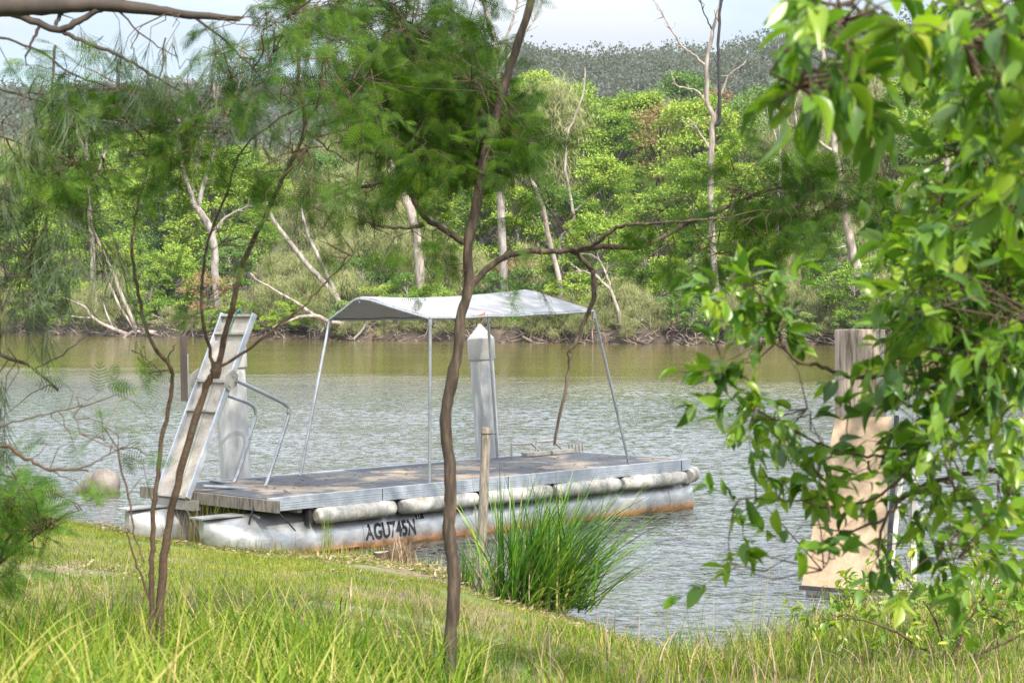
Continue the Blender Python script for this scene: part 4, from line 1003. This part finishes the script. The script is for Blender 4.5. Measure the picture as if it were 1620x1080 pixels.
# multi-stem sapling at the left
Y2 = 7.6; o = base_on_ground(248, Y2); zpy = HOR + (EYE - o[2] + .1) / Y2 * F
t2 = empty('wattle_sapling', o); tag(t2, 'thin dark multi-stemmed sapling rising in front of the raised ramp', 'tree')
lims = [([(246, zpy), (240, 960), (241, 883), (243, 805), (251, 742), (257, 689), (270, 626), (270, 585), (237, 537), (219, 467), (209, 393), (213, 355), (224, 300), (235, 259), (241, 185), (252, 137), (262, 60)], 4.4, 1.4, 'stem'),
        ([(250, zpy), (254, 950), (262, 865), (271, 805), (297, 700), (326, 611), (343, 585), (355, 537), (374, 459), (389, 407), (437, 307), (459, 259), (483, 200), (474, 141), (472, 74), (481, 11), (486, -60)], 7, 2, 'stem'),
        ([(341, 588), (335, 574), (322, 507), (320, 448), (330, 381), (359, 304), (383, 237), (420, 205), (459, 178), (520, 150)], 3.2, 1.1, 'stem'),
        ([(341, 585), (389, 555), (437, 518), (480, 484), (515, 448), (560, 400)], 2.6, 1, 'limb'),
        ([(270, 590), (267, 565), (278, 545)], 1.8, .9, 'limb'), ([(483, 205), (520, 235), (560, 262)], 2, .8, 'limb'), ([(483, 195), (505, 165), (545, 140)], 2.2, .8, 'limb'),
        ([(255, 1010), (235, 940), (214, 885), (200, 840)], 2.6, 1.2, 'limb')]
sk = near_trunks(t2, o, lims, Y2, M['twig'])
m = MB(o); c = P(341, 587, Y2); m.tube([c + (0, 0, -.03), c, c + (.012, 0, .035)], [.016, .024, .015], 8); m.build('knot', M['twig'], t2)
C = Y2 - .3
cl2 = [(480, 100, 60, 90, C, .6, 26), (430, 260, 70, 50, C, .5, 16), (330, 240, 60, 60, C, .5, 9), (250, 240, 60, 60, C, .5, 8), (520, 200, 70, 60, C, .5, 16), (560, 130, 60, 60, C, .5, 12), (470, 330, 60, 50, C, .5, 9), (390, 370, 60, 40, C, .4, 6),
       (540, 400, 40, 30, C, .4, 4), (240, 560, 26, 12, C, .3, 2), (300, 480, 30, 30, C, .4, 2), (480, -20, 80, 50, C, .6, 14)]
foliage(t2, o, cl2, sk, 'frond', .068, M['leaf_wattle'], .18, 12, .15, twig_r=.0012)

# overhanging tree, trunk outside the frame at the left
Y3 = 7.0; o = base_on_ground(-420, Y3)
t3 = empty('overhanging_tree', o); tag(t3, 'dark overhanging tree with drooping branches across the upper left sky', 'tree')
zpy = HOR + (EYE - o[2] + .1) / Y3 * F
lims = [([(-420, zpy), (-400, 800), (-390, 500), (-340, 250), (-250, 90), (-120, 30), (0, 12), (80, 10), (160, 8), (240, 16), (300, 24), (380, 30)], 30, 4, 'trunk'),
        ([(-150, 40), (-40, 14), (0, 15), (50, 33), (95, 47), (130, 30), (165, 10), (200, -6), (240, -30)], 7, 4, 'limb'),
        ([(95, 47), (120, 60), (170, 80), (210, 100), (250, 125), (300, 152)], 4, 1.6, 'limb'), ([(88, 40), (98, 15), (104, -10)], 3.5, 3, 'limb'), ([(62, 40), (55, 60), (40, 90)], 3, 1.6, 'limb'),
        ([(88, 72), (84, 120), (82, 190)], 2.4, 1.4, 'limb'), ([(0, 60), (60, 80), (110, 115), (180, 140), (250, 152), (330, 156)], 2.2, .9, 'limb'),
        ([(-60, 120), (0, 140), (60, 160), (130, 175), (210, 200)], 2, .9, 'limb'), ([(-60, 200), (0, 215), (60, 240), (150, 270)], 2, .9, 'limb'),
        ([(300, 22), (350, 60), (400, 110), (440, 160)], 2.4, 1, 'limb'), ([(180, 10), (230, 60), (280, 90)], 1.8, .8, 'limb'), ([(-300, 200), (-120, 260), (-20, 300), (40, 330)], 5, 1.5, 'limb'),
        ([(-300, 300), (-100, 500), (0, 560), (55, 583), (90, 615), (78, 608)], 4, 1.5, 'limb'), ([(55, 583), (90, 565), (138, 530)], 1.8, .9, 'limb')]
sk = near_trunks(t3, o, lims, Y3, M['bark_dark'])
C = Y3
cl3 = [(190, 165, 55, 35, C, .4, 42), (270, 215, 60, 30, C, .4, 34), (110, 110, 40, 40, C, .4, 14), (90, 230, 50, 60, C, .4, 40), (110, 290, 60, 35, C, .4, 26), (30, 120, 40, 40, C, .4, 8), (330, 200, 50, 30, C, .4, 18),
       (400, 60, 60, 50, C, .5, 22), (330, 110, 50, 40, C, .5, 10), (20, 280, 60, 50, C, .5, 16), (450, 30, 40, 40, C, .5, 14), (380, 150, 40, 40, C, .5, 8), (180, 270, 60, 30, C, .4, 8), (310, 40, 50, 30, C, .4, 6)]
cl3 = [(a, b_, c_, d_, e_, f_, max(1, int(n_ * .8))) for a, b_, c_, d_, e_, f_, n_ in cl3]
foliage(t3, o, cl3, sk, 'frond', .062, M['leaf_wattle'], .16, 17, .35, part='crown', twig_r=.0012)
cl3b = [(30, 330, 80, 70, C, .5, 34), (120, 370, 60, 50, C, .5, 14), (10, 440, 50, 70, C, .5, 14), (0, 600, 14, 80, C, .3, 7), (60, 180, 80, 60, C, .5, 10), (260, 60, 90, 50, C, .5, 7), (370, 120, 70, 50, C, .5, 7), (160, 60, 70, 40, C, .5, 5)]
foliage(t3, o, cl3b, sk, 'needle', .16, M['leaf_needle'], .26, 9, .6, part='needles', twig_r=.0012)

# low feathery bush at the left and dangling twigs in front of the water
Y4 = 7.2; o = base_on_ground(-60, Y4 + 1)
t4 = empty('feathery_bush', o); tag(t4, 'low bright green feathery bush on the bank at the left edge', 'bush')
o_px = (-60, HOR + (EYE - o[2]) / (Y4 + 1) * F)
lims = [([(o_px[0], o_px[1], 1), (-30, 960), (0, 880), (30, 820), (50, 770)], 5, 1.5, 'stem'), ([(-10, 900), (40, 860), (80, 830)], 3, 1, 'stem'), ([(-30, 940), (-40, 850), (-20, 760), (10, 710)], 4, 1, 'stem'), ([(20, 845), (20, 790), (30, 740)], 2, .8, 'stem')]
sk = near_trunks(t4, o, lims, Y4, M['twig'])
foliage(t4, o, [(20, 810, 50, 40, Y4, .5, 60), (0, 770, 40, 35, Y4, .5, 24), (65, 825, 35, 22, Y4, .4, 20), (0, 880, 50, 40, Y4, .4, 16), (120, 800, 20, 12, Y4, .3, 3)], sk, 'frond', .07, M['leaf_bush'], .15, 10, .05, twig_r=.0012)
Y5 = 6.2; o = base_on_ground(-330, Y5)
t5 = empty('twiggy_shrub', o); tag(t5, 'bare dark twigs with sparse leaflets dangling over the water at left', 'shrub')
zpy = HOR + (EYE - o[2]) / Y5 * F
lims = [([(-330, zpy), (-250, 820), (-120, 720), (0, 704), (40, 725), (80, 741), (140, 744)], 5, 1.8, 'stem'), ([(118, 744), (150, 731), (187, 710)], 1.6, .8, 'limb'), ([(-120, 720), (-40, 690), (20, 668), (70, 655), (130, 640)], 2, .8, 'limb'),
        ([(78, 742), (95, 750), (125, 765)], 1.4, .7, 'limb'), ([(187, 712), (205, 800), (214, 850), (228, 890)], 1.8, 1.2, 'limb')]
sk = near_trunks(t5, o, lims, Y5, M['twig'])
foliage(t5, o, [(140, 650, 60, 50, Y5, .3, 5), (170, 700, 50, 30, Y5, .3, 3), (80, 690, 40, 30, Y5, .3, 3), (220, 740, 40, 40, Y5, .3, 2)], sk, 'frond', .07, M['leaf_wattle'], .15, 5, .1, twig_r=.001)

# broad-leaved shrub at the right, close to the camera
Y6 = 4.6; o = base_on_ground(1860, Y6)
t6 = empty('leafy_shrub', o); tag(t6, 'leafy shrub with glossy bright green leaves filling the right side', 'shrub')
zpy = HOR + (EYE - o[2]) / Y6 * F
lims = [([(1860, zpy), (1850, 1150), (1800, 900), (1720, 780), (1620, 745), (1520, 750), (1440, 780), (1400, 820), (1390, 880)], 8, 2, 'stem'), ([(1700, 770), (1640, 640), (1570, 610), (1530, 650), (1470, 700), (1440, 740)], 4, 2, 'limb'),
        ([(1860, zpy), (1800, 1000), (1720, 700), (1660, 400), (1640, 200), (1600, 60), (1560, -60)], 10, 5, 'stem'),
        ([(1650, 420), (1600, 410), (1560, 400), (1500, 410), (1430, 420)], 4, 2, 'limb'), ([(1690, 520), (1600, 560), (1530, 585), (1440, 590), (1400, 592), (1352, 597), (1300, 580), (1262, 572), (1235, 540), (1215, 500), (1190, 450), (1170, 420)], 5, 1.8, 'limb'),
        ([(1352, 597), (1345, 640), (1340, 690)], 2, 1, 'limb'), ([(1470, 700), (1420, 720), (1360, 720), (1290, 700), (1220, 660), (1180, 640)], 3, 1.2, 'limb'), ([(1440, 740), (1380, 790), (1300, 800), (1230, 790), (1170, 790)], 2.8, 1, 'limb'),
        ([(1640, 220), (1560, 160), (1480, 120), (1400, 90), (1320, 50), (1270, 30)], 5, 2, 'limb'), ([(1570, 610), (1590, 570), (1600, 520)], 2.5, 1.5, 'limb'), ([(1480, 695), (1490, 640), (1520, 600)], 2.5, 1, 'limb'),
        ([(1620, 745), (1580, 800), (1520, 840), (1480, 880)], 3, 1, 'limb'), ([(1400, 820), (1340, 840), (1290, 830)], 2.5, 1, 'limb'), ([(1660, 400), (1600, 300), (1560, 260), (1480, 230)], 3.5, 1.5, 'limb')]
sk = near_trunks(t6, o, lims, Y6, M['twig'])
C = Y6
cl6 = [(1560, 380, 130, 100, C, .8, 95), (1500, 470, 110, 60, C, .7, 46), (1590, 230, 70, 110, C, .7, 60), (1600, 500, 50, 60, C, .7, 24), (1460, 400, 70, 45, C, .5, 16), (1180, 460, 50, 50, C, .3, 17), (1165, 550, 40, 50, C, .3, 9), (1235, 520, 50, 30, C, .3, 9),
       (1240, 650, 60, 30, C, .3, 11), (1180, 620, 40, 30, C, .3, 6), (1450, 640, 40, 35, C, .4, 8), (1540, 570, 90, 45, C, .5, 22), (1440, 540, 50, 40, C, .4, 11), (1230, 730, 70, 50, C, .3, 10), (1190, 800, 40, 40, C, .3, 4), (1400, 720, 60, 35, C, .4, 9),
       (1520, 690, 90, 50, C, .4, 15), (1300, 770, 50, 30, C, .3, 5), (1180, 880, 40, 40, C, .3, 4), (1280, 880, 60, 40, C, .3, 6), (1560, 880, 70, 40, C, .4, 9), (1460, 790, 80, 40, C, .4, 8), (1570, 790, 60, 50, C, .4, 7), (1420, 880, 60, 40, C, .4, 6), (1520, 870, 70, 30, C, .4, 6), (1270, 700, 40, 30, C, .3, 5), (1590, 640, 40, 50, C, .4, 10),
       (1560, 120, 70, 70, C, .6, 34), (1480, 60, 50, 40, C, .5, 12), (1600, 30, 50, 50, C, .5, 22), (1520, 250, 60, 50, C, .5, 20), (1480, 330, 40, 40, C, .5, 10)]
cl6 = [(a, b_, c_ * .85, d_ * .85, e_, f_, max(1, int(n_ * (1.25 if a > 1440 else .95)))) for a, b_, c_, d_, e_, f_, n_ in cl6]
foliage(t6, o, cl6, sk, 'broad', .056, M['leaf_broad'], .12, 8, .12, twig_r=.0010, link_max=.6)
# low waterside shrub round the foot of the gangway
Y8 = 11.0; o = base_on_ground(1500, Y8)
t8 = empty('waterside_shrub', o); tag(t8, 'low tangled leafy shrub in the grass around the foot of the gangway', 'shrub')
zpy = HOR + (EYE - o[2]) / Y8 * F
lims = [([(1500, zpy), (1480, zpy - 70), (1440, zpy - 130)], 3, 1, 'stem'), ([(1500, zpy), (1540, zpy - 80), (1580, zpy - 140)], 3, 1, 'stem'), ([(1500, zpy), (1420, zpy - 50), (1340, zpy - 80)], 3, 1, 'stem'), ([(1500, zpy), (1600, zpy - 40), (1680, zpy - 90)], 3, 1, 'stem')]
sk = near_trunks(t8, o, lims, Y8, M['twig'])
foliage(t8, o, [(1330, 955, 70, 45, Y8 + .6, .5, 26), (1430, 920, 70, 50, Y8 + .6, .5, 32), (1540, 915, 70, 50, Y8 + .4, .5, 34), (1610, 960, 50, 50, Y8, .5, 24), (1480, 980, 90, 40, Y8, .5, 24)], sk, 'broad', .06, M['leaf_broad'], .13, 8, .0, twig_r=.001, link_max=.6)
# a nearer spray hanging from above
Y7 = 3.1; o = base_on_ground(1900, Y7)
t7 = empty('overhanging_leafy_branch', o); tag(t7, 'blurred bright leafy spray hanging from above at upper right', 'shrub')
zpy = HOR + (EYE - o[2]) / Y7 * F
lims = [([(1900, zpy), (1880, 600), (1850, 200), (1760, 0), (1640, -60), (1500, -60), (1400, -30), (1330, 10), (1290, 40)], 14, 3, 'stem'), ([(1760, 0), (1680, 60), (1600, 90), (1540, 120)], 5, 2, 'limb'), ([(1860, 300), (1760, 200), (1650, 170)], 5, 2, 'limb'), ([(1880, 500), (1760, 360), (1660, 330)], 5, 2, 'limb')]
sk = near_trunks(t7, o, lims, Y7, M['twig'])
foliage(t7, o, [(1310, 60, 75, 65, Y7, .3, 24), (1300, 130, 50, 40, Y7, .2, 9), (1380, 30, 60, 30, Y7, .2, 7), (1580, 40, 90, 60, Y7, .4, 22), (1600, 130, 60, 60, Y7, .4, 16), (1490, 20, 50, 30, Y7, .3, 7), (1610, 230, 40, 50, Y7, .3, 8)], sk, 'broad', .062, M['leaf_broad'], .09, 6, .45, twig_r=.0016, link_max=.8)

# ------------------------------------------------------------------ grass
def blade_strip(base, dirv, ln, wd, curl, segs=4, tilt=0.0):
    """curved tapered blades: returns V, Q, per blade; base (k,3), dirv horizontal lean (k,3)"""
    k = len(base); ts = np.linspace(0, 1, segs + 1)
    side = unit(np.cross(dirv + 1e-6, np.array([0, 0, 1.0])) + rng.normal(0, .5, (k, 3)) * np.array([1, 1, 0.1]))
    V = np.zeros((k, (segs + 1) * 2, 3))
    for i, t in enumerate(ts):
        cu = np.maximum(curl, .05); h = (np.sin(np.minimum(tilt + cu * t, 2.6)) - np.sin(tilt)) / cu; f = (np.cos(tilt) - np.cos(tilt + cu * t)) / cu
        c = base + np.array([0, 0, 1.0]) * (h * ln)[:, None] + dirv * (f * ln)[:, None]
        w = wd * (1 - t ** 1.6 * .93)
        V[:, 2 * i] = c - side * w[:, None] / 2; V[:, 2 * i + 1] = c + side * w[:, None] / 2
    q = np.array([[2 * i, 2 * i + 1, 2 * i + 3, 2 * i + 2] for i in range(segs)])
    Q = (q[None] + (np.arange(k) * (segs + 1) * 2)[:, None, None]).reshape(-1, 4)
    return V.reshape(-1, 3), Q

def grass_area(name, n, ya, yb, pxa, pxb, ln, wd, curl, mat, label, seg=3, keep=None, rmix=(0, 1), tmin=.12):
    Y = np.sqrt(rng.uniform(ya * ya, yb * yb, n)); X = (rng.uniform(pxa, pxb, n) - 810) / F * Y
    t = near_shore(X) - Y; ok = t > tmin
    if keep is not None: ok &= keep(X, Y, t)
    X, Y = X[ok], Y[ok]; k = len(X); base = np.stack([X, Y, height(X, Y) - .01], -1)
    a = rng.uniform(0, 6.283, k); dv = np.stack([np.cos(a), np.sin(a), np.zeros(k)], -1)
    L_ = ln * rng.uniform(.45, 1.25, k); cl = curl * rng.uniform(.3, 1.5, k)
    V, Q = blade_strip(base, dv, L_, wd * rng.uniform(.6, 1.3, k), cl, seg)
    r = np.repeat(rmix[0] + (rmix[1] - rmix[0]) * rng.random(k) ** 1.3, (seg + 1) * 2)
    o = link(name, np_mesh(name, V, Q, r), mat); tag(o, label, 'grass', kind='stuff'); return o
patch = lambda X, Y, s=1.0: vnoise(X, Y, .55 * s) + .6 * vnoise(X + 9, Y * 1.3, .21 * s)
grass_area('lawn_grass', 230000, 8.0, 20.5, -60, 1700, .055, .0045, .9, M['lawn'], 'short mown-looking green grass and moss covering the bank', 2, lambda X, Y, t: patch(X, Y) > -.55 + .5 * (t < .7) * 0)
grass_area('bank_grass', 13000, 12, 22, 240, 900, .14, .006, .8, M['lawn'], 'sunlit yellow green grass fringe along the boat side of the bank', 3, lambda X, Y, t: (t < .75), (.35, 1))
grass_area('tall_grass', 9000, 4.8, 9.4, -80, 760, .42, .010, 1.4, M['grass'], 'long arching green grass blades nearest the camera', 5, lambda X, Y, t: patch(X, Y, .8) > -.5)
grass_area('tall_grass', 2300, 3.4, 5.4, -80, 1000, .64, .017, 1.8, M['grass'], 'broad arching blurred grass blades along the bottom edge', 6, lambda X, Y, t: vnoise(X, Y, .35) > -.3)
grass_area('tall_grass', 9000, 6.4, 12.5, 700, 1700, .17, .0065, 1.2, M['grass'], 'knee-high grass on the near bank below the tussock', 5, lambda X, Y, t: (patch(X, Y, .8) > -.1))
grass_area('shore_grass', 5200, 11, 17.5, 1060, 1700, .33, .0075, 1.7, M['grass'], 'tangled grass along the water edge under the leafy shrub', 5, lambda X, Y, t: t < 3.2)
grass_area('shore_grass', 420, 12.5, 17.5, 1040, 1700, .75, .005, .5, M['grass'], 'thin tall grass stems standing against the water at right', 5, lambda X, Y, t: t < 1.0)
grass_area('dry_grass', 1500, 12, 21, 230, 760, .28, .004, .9, M['dry'], 'dry straw-coloured grass stalks beside the pontoon bow', 4, lambda X, Y, t: (t < 1.1) & (vnoise(X, Y, .4) > -.1))
grass_area('dry_grass', 1800, 12, 17.5, 1100, 1700, .3, .006, 1.7, M['dry'], 'brown dead grass tangled along the shore under the shrub', 5)
grass_area('dry_grass', 1900, 3.6, 12, -60, 1700, .32, .007, 1.4, M['dry'], 'scattered dry blades through the long green grass', 5)

# leaf litter
def litter(n, label, ya, yb, pxa, pxb, keep, sz=.045):
    Y = np.sqrt(rng.uniform(ya * ya, yb * yb, n)); X = (rng.uniform(pxa, pxb, n) - 810) / F * Y; t = near_shore(X) - Y
    ok = (t > .05) & keep(X, Y, t); X, Y = X[ok], Y[ok]; k = len(X)
    T = np.stack([X, Y, height(X, Y) + rng.uniform(.006, .035, k)], -1)
    D, S, Nn = frames(rng.normal(size=(k, 3)) * np.array([1, 1, .25]), unit(np.array([0, 0, 1.0]) + rng.normal(0, .35, (k, 3))))
    s = sz * rng.uniform(.5, 1.5, k)[:, None]
    V, Q, r = scatter(QUAD_V, QUAD_F, T, D * s, S * s * .38, Nn * s * .5)
    o = link('leaf_litter', np_mesh('leaf_litter', V, Q, r), M['dry']); tag(o, label, 'leaf litter', kind='stuff')
litter(26000, 'pale fallen leaves scattered over the grassy bank', 8, 21, -60, 1500, lambda X, Y, t: (vnoise(X, Y, .35) + .8 * vnoise(X + 3, Y, .9) + .4 * rng.normal(size=X.shape) > .8), .036)
litter(9000, 'drift of brown fallen leaves along the bank edge beside the boat', 14, 21, 150, 900, lambda X, Y, t: (t < 1.6) & (t > .25))
litter(9000, 'fallen leaves and bark on the bank near the tussock', 9, 17, 500, 1250, lambda X, Y, t: (t < 2.4) & (vnoise(X, Y, .5) > -.2))

# lomandra tussock
o = np.array([P(835, 950, 14.9)[0], 15.0, 0]); o[2] = float(height(o[0], o[1]))
tus = empty('grass_tussock', o); tag(tus, 'large dark green strappy grass tussock leaning over the water', 'tussock')
k = 680; base = np.stack([rng.normal(0, .17, k), rng.normal(0, .12, k), np.zeros(k)], -1)
dv = unit(rng.normal(0, 1, (k, 3)) * np.array([1, 1, 0]) + np.array([1.1, 0, 0])); tilt = np.abs(rng.normal(0, .42, k)) + .45 * np.clip(dv[:, 0], 0, 1) * rng.random(k)
tilt = np.where(dv[:, 0] < 0, tilt * .45, tilt); base[:, :2] += dv[:, :2] * (tilt * .16)[:, None]
ln = rng.uniform(.55, 1.2, k) * (1 + .22 * np.clip(dv[:, 0], 0, 1) * (tilt > .5)); cl = np.clip(rng.normal(.42, .3, k), .06, 1.3)
V, Q = blade_strip(base, dv, ln, .0205 * rng.uniform(.6, 1.25, k), cl, 7, np.clip(tilt, 0, 1.25))
r = np.clip(rng.random(k) ** 1.5 * .8 + .3 * (rng.random(k) < .10) + .12 * np.clip(tilt - .5, 0, 1), 0, 1); me = np_mesh('blades', V, Q, np.repeat(r, 16)); link('blades', me, M['tussock'], tus)
k = 160; base = np.stack([rng.normal(0, .2, k), rng.normal(0, .15, k), np.zeros(k)], -1); dv = unit(rng.normal(0, 1, (k, 3)) * np.array([1, 1, 0]) + 1e-3)
V, Q = blade_strip(base, dv, rng.uniform(.3, .8, k), .007 * np.ones(k), rng.uniform(.9, 2.1, k), 6); link('dead_blades', np_mesh('dead_blades', V, Q, np.repeat(rng.random(k), 14)), M['dry'], tus)
# dry tuft beside stump
def tuft(label, px, Y, n, ln, mat, spread=.06, cmean=1.0):
    b = np.array([(px - 810) / F * Y, Y, 0]); b[2] = float(height(b[0], Y)); t = empty('grass_tuft', b); tag(t, label, 'grass tuft', 'grass tufts on the bank')
    base = np.stack([rng.normal(0, spread, n), rng.normal(0, spread, n), np.zeros(n)], -1); dv = unit(rng.normal(0, 1, (n, 3)) * np.array([1, 1, 0]) + 1e-3)
    V, Q = blade_strip(base, dv, ln * rng.uniform(.5, 1.2, n), .006 * rng.uniform(.6, 1.3, n), cmean * rng.uniform(.4, 1.6, n), 5); link('blades', np_mesh('blades', V, Q, np.repeat(rng.random(n), 12)), mat, t)
tuft('brown dead grass tuft right of the sawn stump', 632, 17.3, 260, .26, M['dry'])
tuft('green and straw grass tuft between the two pontoon bows', 318, 19.2, 90, .5, M['dry'], .14, .5)
tuft('green reedy grass tuft in front of the ramp foot', 345, 19.0, 110, .5, M['lawn'], .16, .5)
tuft('green grass tuft at the tussock left foot', 745, 15.9, 160, .4, M['tussock'], .1, .6)
tuft('yellow green reed tuft leaning on the hull left of the lettering', 515, 18.2, 26, .5, M['grass'], .05, .5)

# tall gums standing beside the camera, outside the frame: they shade the boat and the lawn
def shade_tree(label, X, Y, blobs, n0):
    z = float(height(X, Y)); b = np.array([X, Y, z - .1]); t = empty('gum_tree', b); tag(t, label, 'tree')
    m = MB(b); top = np.array([X + .3, Y, 8.0]); m.tube(smooth_path([b, b * .6 + top * .4 + (.15, .1, 0), top], 5), np.linspace(.24, .14, 11), 12); m.build('trunk', M['bark_grey'], t)
    m = MB(b); parts = []
    for bl in blobs:
        c, r_ = bl[:2]; n = n0 * (bl[2] if len(bl) > 2 else 1)
        c = np.array(c, float); m.tube(smooth_path([top - (0, 0, 1.5), top * .4 + c * .6 + (0, 0, .4), c], 5), np.linspace(.1, .03, 11), 8)
        k = int(n * r_[0] * r_[1] * r_[2]); nc = max(6, k // 130); cc = c + unit(rng.normal(size=(nc, 3))) * (rng.random((nc, 1)) ** .5) * np.array(r_)
        T = cc[rng.integers(0, nc, k)] + rng.normal(0, .3, (k, 3)); D, S, Nn = frames(rng.normal(size=(k, 3)) + np.array([0, 0, -.8]))
        ln = rng.uniform(.08, .17, k)[:, None]; parts.append(scatter(QUAD_V, QUAD_F, T, D * ln, S * ln * .32, Nn * ln * .2))
    m.build('limbs', M['bark_grey'], t); V, Q, r = merge(parts); link('crown', np_mesh('crown', V - b, Q, r), M['leaf_green'], t)
sdn = np.array([math.sin(R(150)) * math.cos(R(46)), math.cos(R(150)) * math.cos(R(46)), math.sin(R(46))])
def above(x, y, z, h): return np.array([x, y, z]) + sdn * ((h - z) / sdn[2])
shade_tree('tall gum tree beside the bank shading the pontoon boat', 6.6, 11.5, [(above(-1.6, 20.2, 1, 9.2), (1.9, 1.7, 1.2)), (above(.6, 21.8, 1, 9.8), (1.9, 1.7, 1.2)), (above(2.0, 23.2, 1, 9.4), (1.3, 1.3, 1.0)), (above(-3.0, 19.8, 1.4, 8.6), (1.3, 1.3, 1.2)), (above(-.3, 24.0, 1.4, 9.6), (1.2, 1.0, .9), 2.2), (above(2.75, 15.9, 1.1, 6.0), (.9, .7, .7), 1.5), (above(-3.0, 18.6, .4, 8.4), (1.0, .9, .8))], 1500)
shade_tree('tall gum tree behind the camera casting dappled shade on the lawn', 5.2, 3.0, [(above(-1.2, 11.5, .7, 8.2), (1.6, 1.2, 1.0), .5), (above(1.0, 9.5, .7, 8.8), (1.6, 1.2, 1.0), .45), (above(1.2, 13.5, .5, 9.0), (1.0, .8, .8), .6), (above(-.3, 9.0, 3.4, 7.4), (.8, .8, .6), 2.2)], 500)

# ------------------------------------------------------------------ sun, sky, camera
SUN_EL, SUN_AZ = 46, 150      # azimuth measured clockwise from +Y
sd = Vector((math.sin(R(SUN_AZ)) * math.cos(R(SUN_EL)), math.cos(R(SUN_AZ)) * math.cos(R(SUN_EL)), math.sin(R(SUN_EL))))
sun = bpy.data.lights.new('sun', 'SUN'); sun.energy = 4.9; sun.angle = R(0.6); sun.color = (1.0, 0.94, 0.84)
so = bpy.data.objects.new('sun', sun); so.rotation_euler = sd.to_track_quat('Z', 'Y').to_euler(); col.objects.link(so)
w = bpy.data.worlds.new('World'); sc.world = w; w.use_nodes = True
nt = w.node_tree; N = nt.nodes; L = nt.links
bg = N['Background']; sky = N.new('ShaderNodeTexSky'); sky.sky_type = 'NISHITA'; sky.sun_disc = False
sky.sun_elevation = R(SUN_EL); sky.sun_rotation = R(SUN_AZ); sky.air_density = 1.0; sky.dust_density = 1.0; sky.ozone_density = 1.0
# thin white cloud veil, boosted above the frame to whiten water and fill shade
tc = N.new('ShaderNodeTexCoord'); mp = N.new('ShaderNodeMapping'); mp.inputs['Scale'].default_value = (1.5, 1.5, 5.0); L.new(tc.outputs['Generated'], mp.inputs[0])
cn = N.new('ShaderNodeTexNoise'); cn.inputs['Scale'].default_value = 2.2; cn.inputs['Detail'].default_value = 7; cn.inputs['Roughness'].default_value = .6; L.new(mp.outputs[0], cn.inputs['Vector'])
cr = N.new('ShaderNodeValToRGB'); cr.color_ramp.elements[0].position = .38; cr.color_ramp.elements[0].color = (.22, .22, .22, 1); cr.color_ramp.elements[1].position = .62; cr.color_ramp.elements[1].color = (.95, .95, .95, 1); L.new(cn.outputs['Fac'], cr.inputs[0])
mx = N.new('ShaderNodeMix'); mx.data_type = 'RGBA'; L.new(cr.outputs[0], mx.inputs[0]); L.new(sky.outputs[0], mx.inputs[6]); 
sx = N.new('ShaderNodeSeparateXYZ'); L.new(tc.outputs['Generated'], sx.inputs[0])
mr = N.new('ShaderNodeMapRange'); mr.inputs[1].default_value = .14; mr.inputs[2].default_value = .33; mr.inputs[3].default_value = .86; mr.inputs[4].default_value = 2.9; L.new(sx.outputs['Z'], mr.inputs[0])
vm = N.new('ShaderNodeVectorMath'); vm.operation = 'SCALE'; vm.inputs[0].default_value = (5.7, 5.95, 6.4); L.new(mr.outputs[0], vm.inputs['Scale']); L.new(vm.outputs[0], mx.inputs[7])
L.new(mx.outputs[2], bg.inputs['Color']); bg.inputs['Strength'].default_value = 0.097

hz = MB(); hz.box((0, 330, 70), (420, 0, 0), (0, 345, 0), (0, 0, 73)); ho = hz.build('haze', None); tag(ho, 'thin pale summer haze over the river valley', 'haze', kind='stuff')
hm = bpy.data.materials.new('haze'); hm.use_nodes = True; hn = hm.node_tree; hn.nodes.clear()
hv = hn.nodes.new('ShaderNodeVolumePrincipled'); hv.inputs['Color'].default_value = (.80, .88, 1, 1); hv.inputs['Density'].default_value = HAZE; hv.inputs['Anisotropy'].default_value = 0.2
hn.links.new(hv.outputs[0], hn.nodes.new('ShaderNodeOutputMaterial').inputs['Volume']); ho.data.materials.clear(); ho.data.materials.append(hm)

cam = bpy.data.cameras.new('camera'); co = bpy.data.objects.new('camera', cam); col.objects.link(co); sc.camera = co
co.location = (0, 0, EYE); co.rotation_euler = (R(90), 0, 0)
cam.sensor_width = 36; cam.lens = 36 * F / 1620; cam.shift_y = (HOR - 540) / 1620; cam.clip_start = .1; cam.clip_end = 5000
cam.dof.use_dof = True; cam.dof.focus_distance = 24; cam.dof.aperture_fstop = 9.0
sc.view_settings.view_transform = 'Standard'; sc.view_settings.look = 'None'; sc.view_settings.exposure = 0.85; sc.view_settings.gamma = 1
sc.cycles.max_bounces = 7; sc.cycles.diffuse_bounces = 3; sc.cycles.glossy_bounces = 3; sc.cycles.transmission_bounces = 3; sc.cycles.transparent_max_bounces = 6
sc.cycles.caustics_reflective = False; sc.cycles.caustics_refractive = False
sc.cycles.use_denoising = True; sc.cycles.denoiser = 'OPENIMAGEDENOISE'; sc.cycles.denoising_prefilter = 'NONE'; sc.cycles.denoising_input_passes = 'RGB_ALBEDO_NORMAL'
sc.cycles.sample_clamp_indirect = 4.0; sc.cycles.adaptive_threshold = 0.004
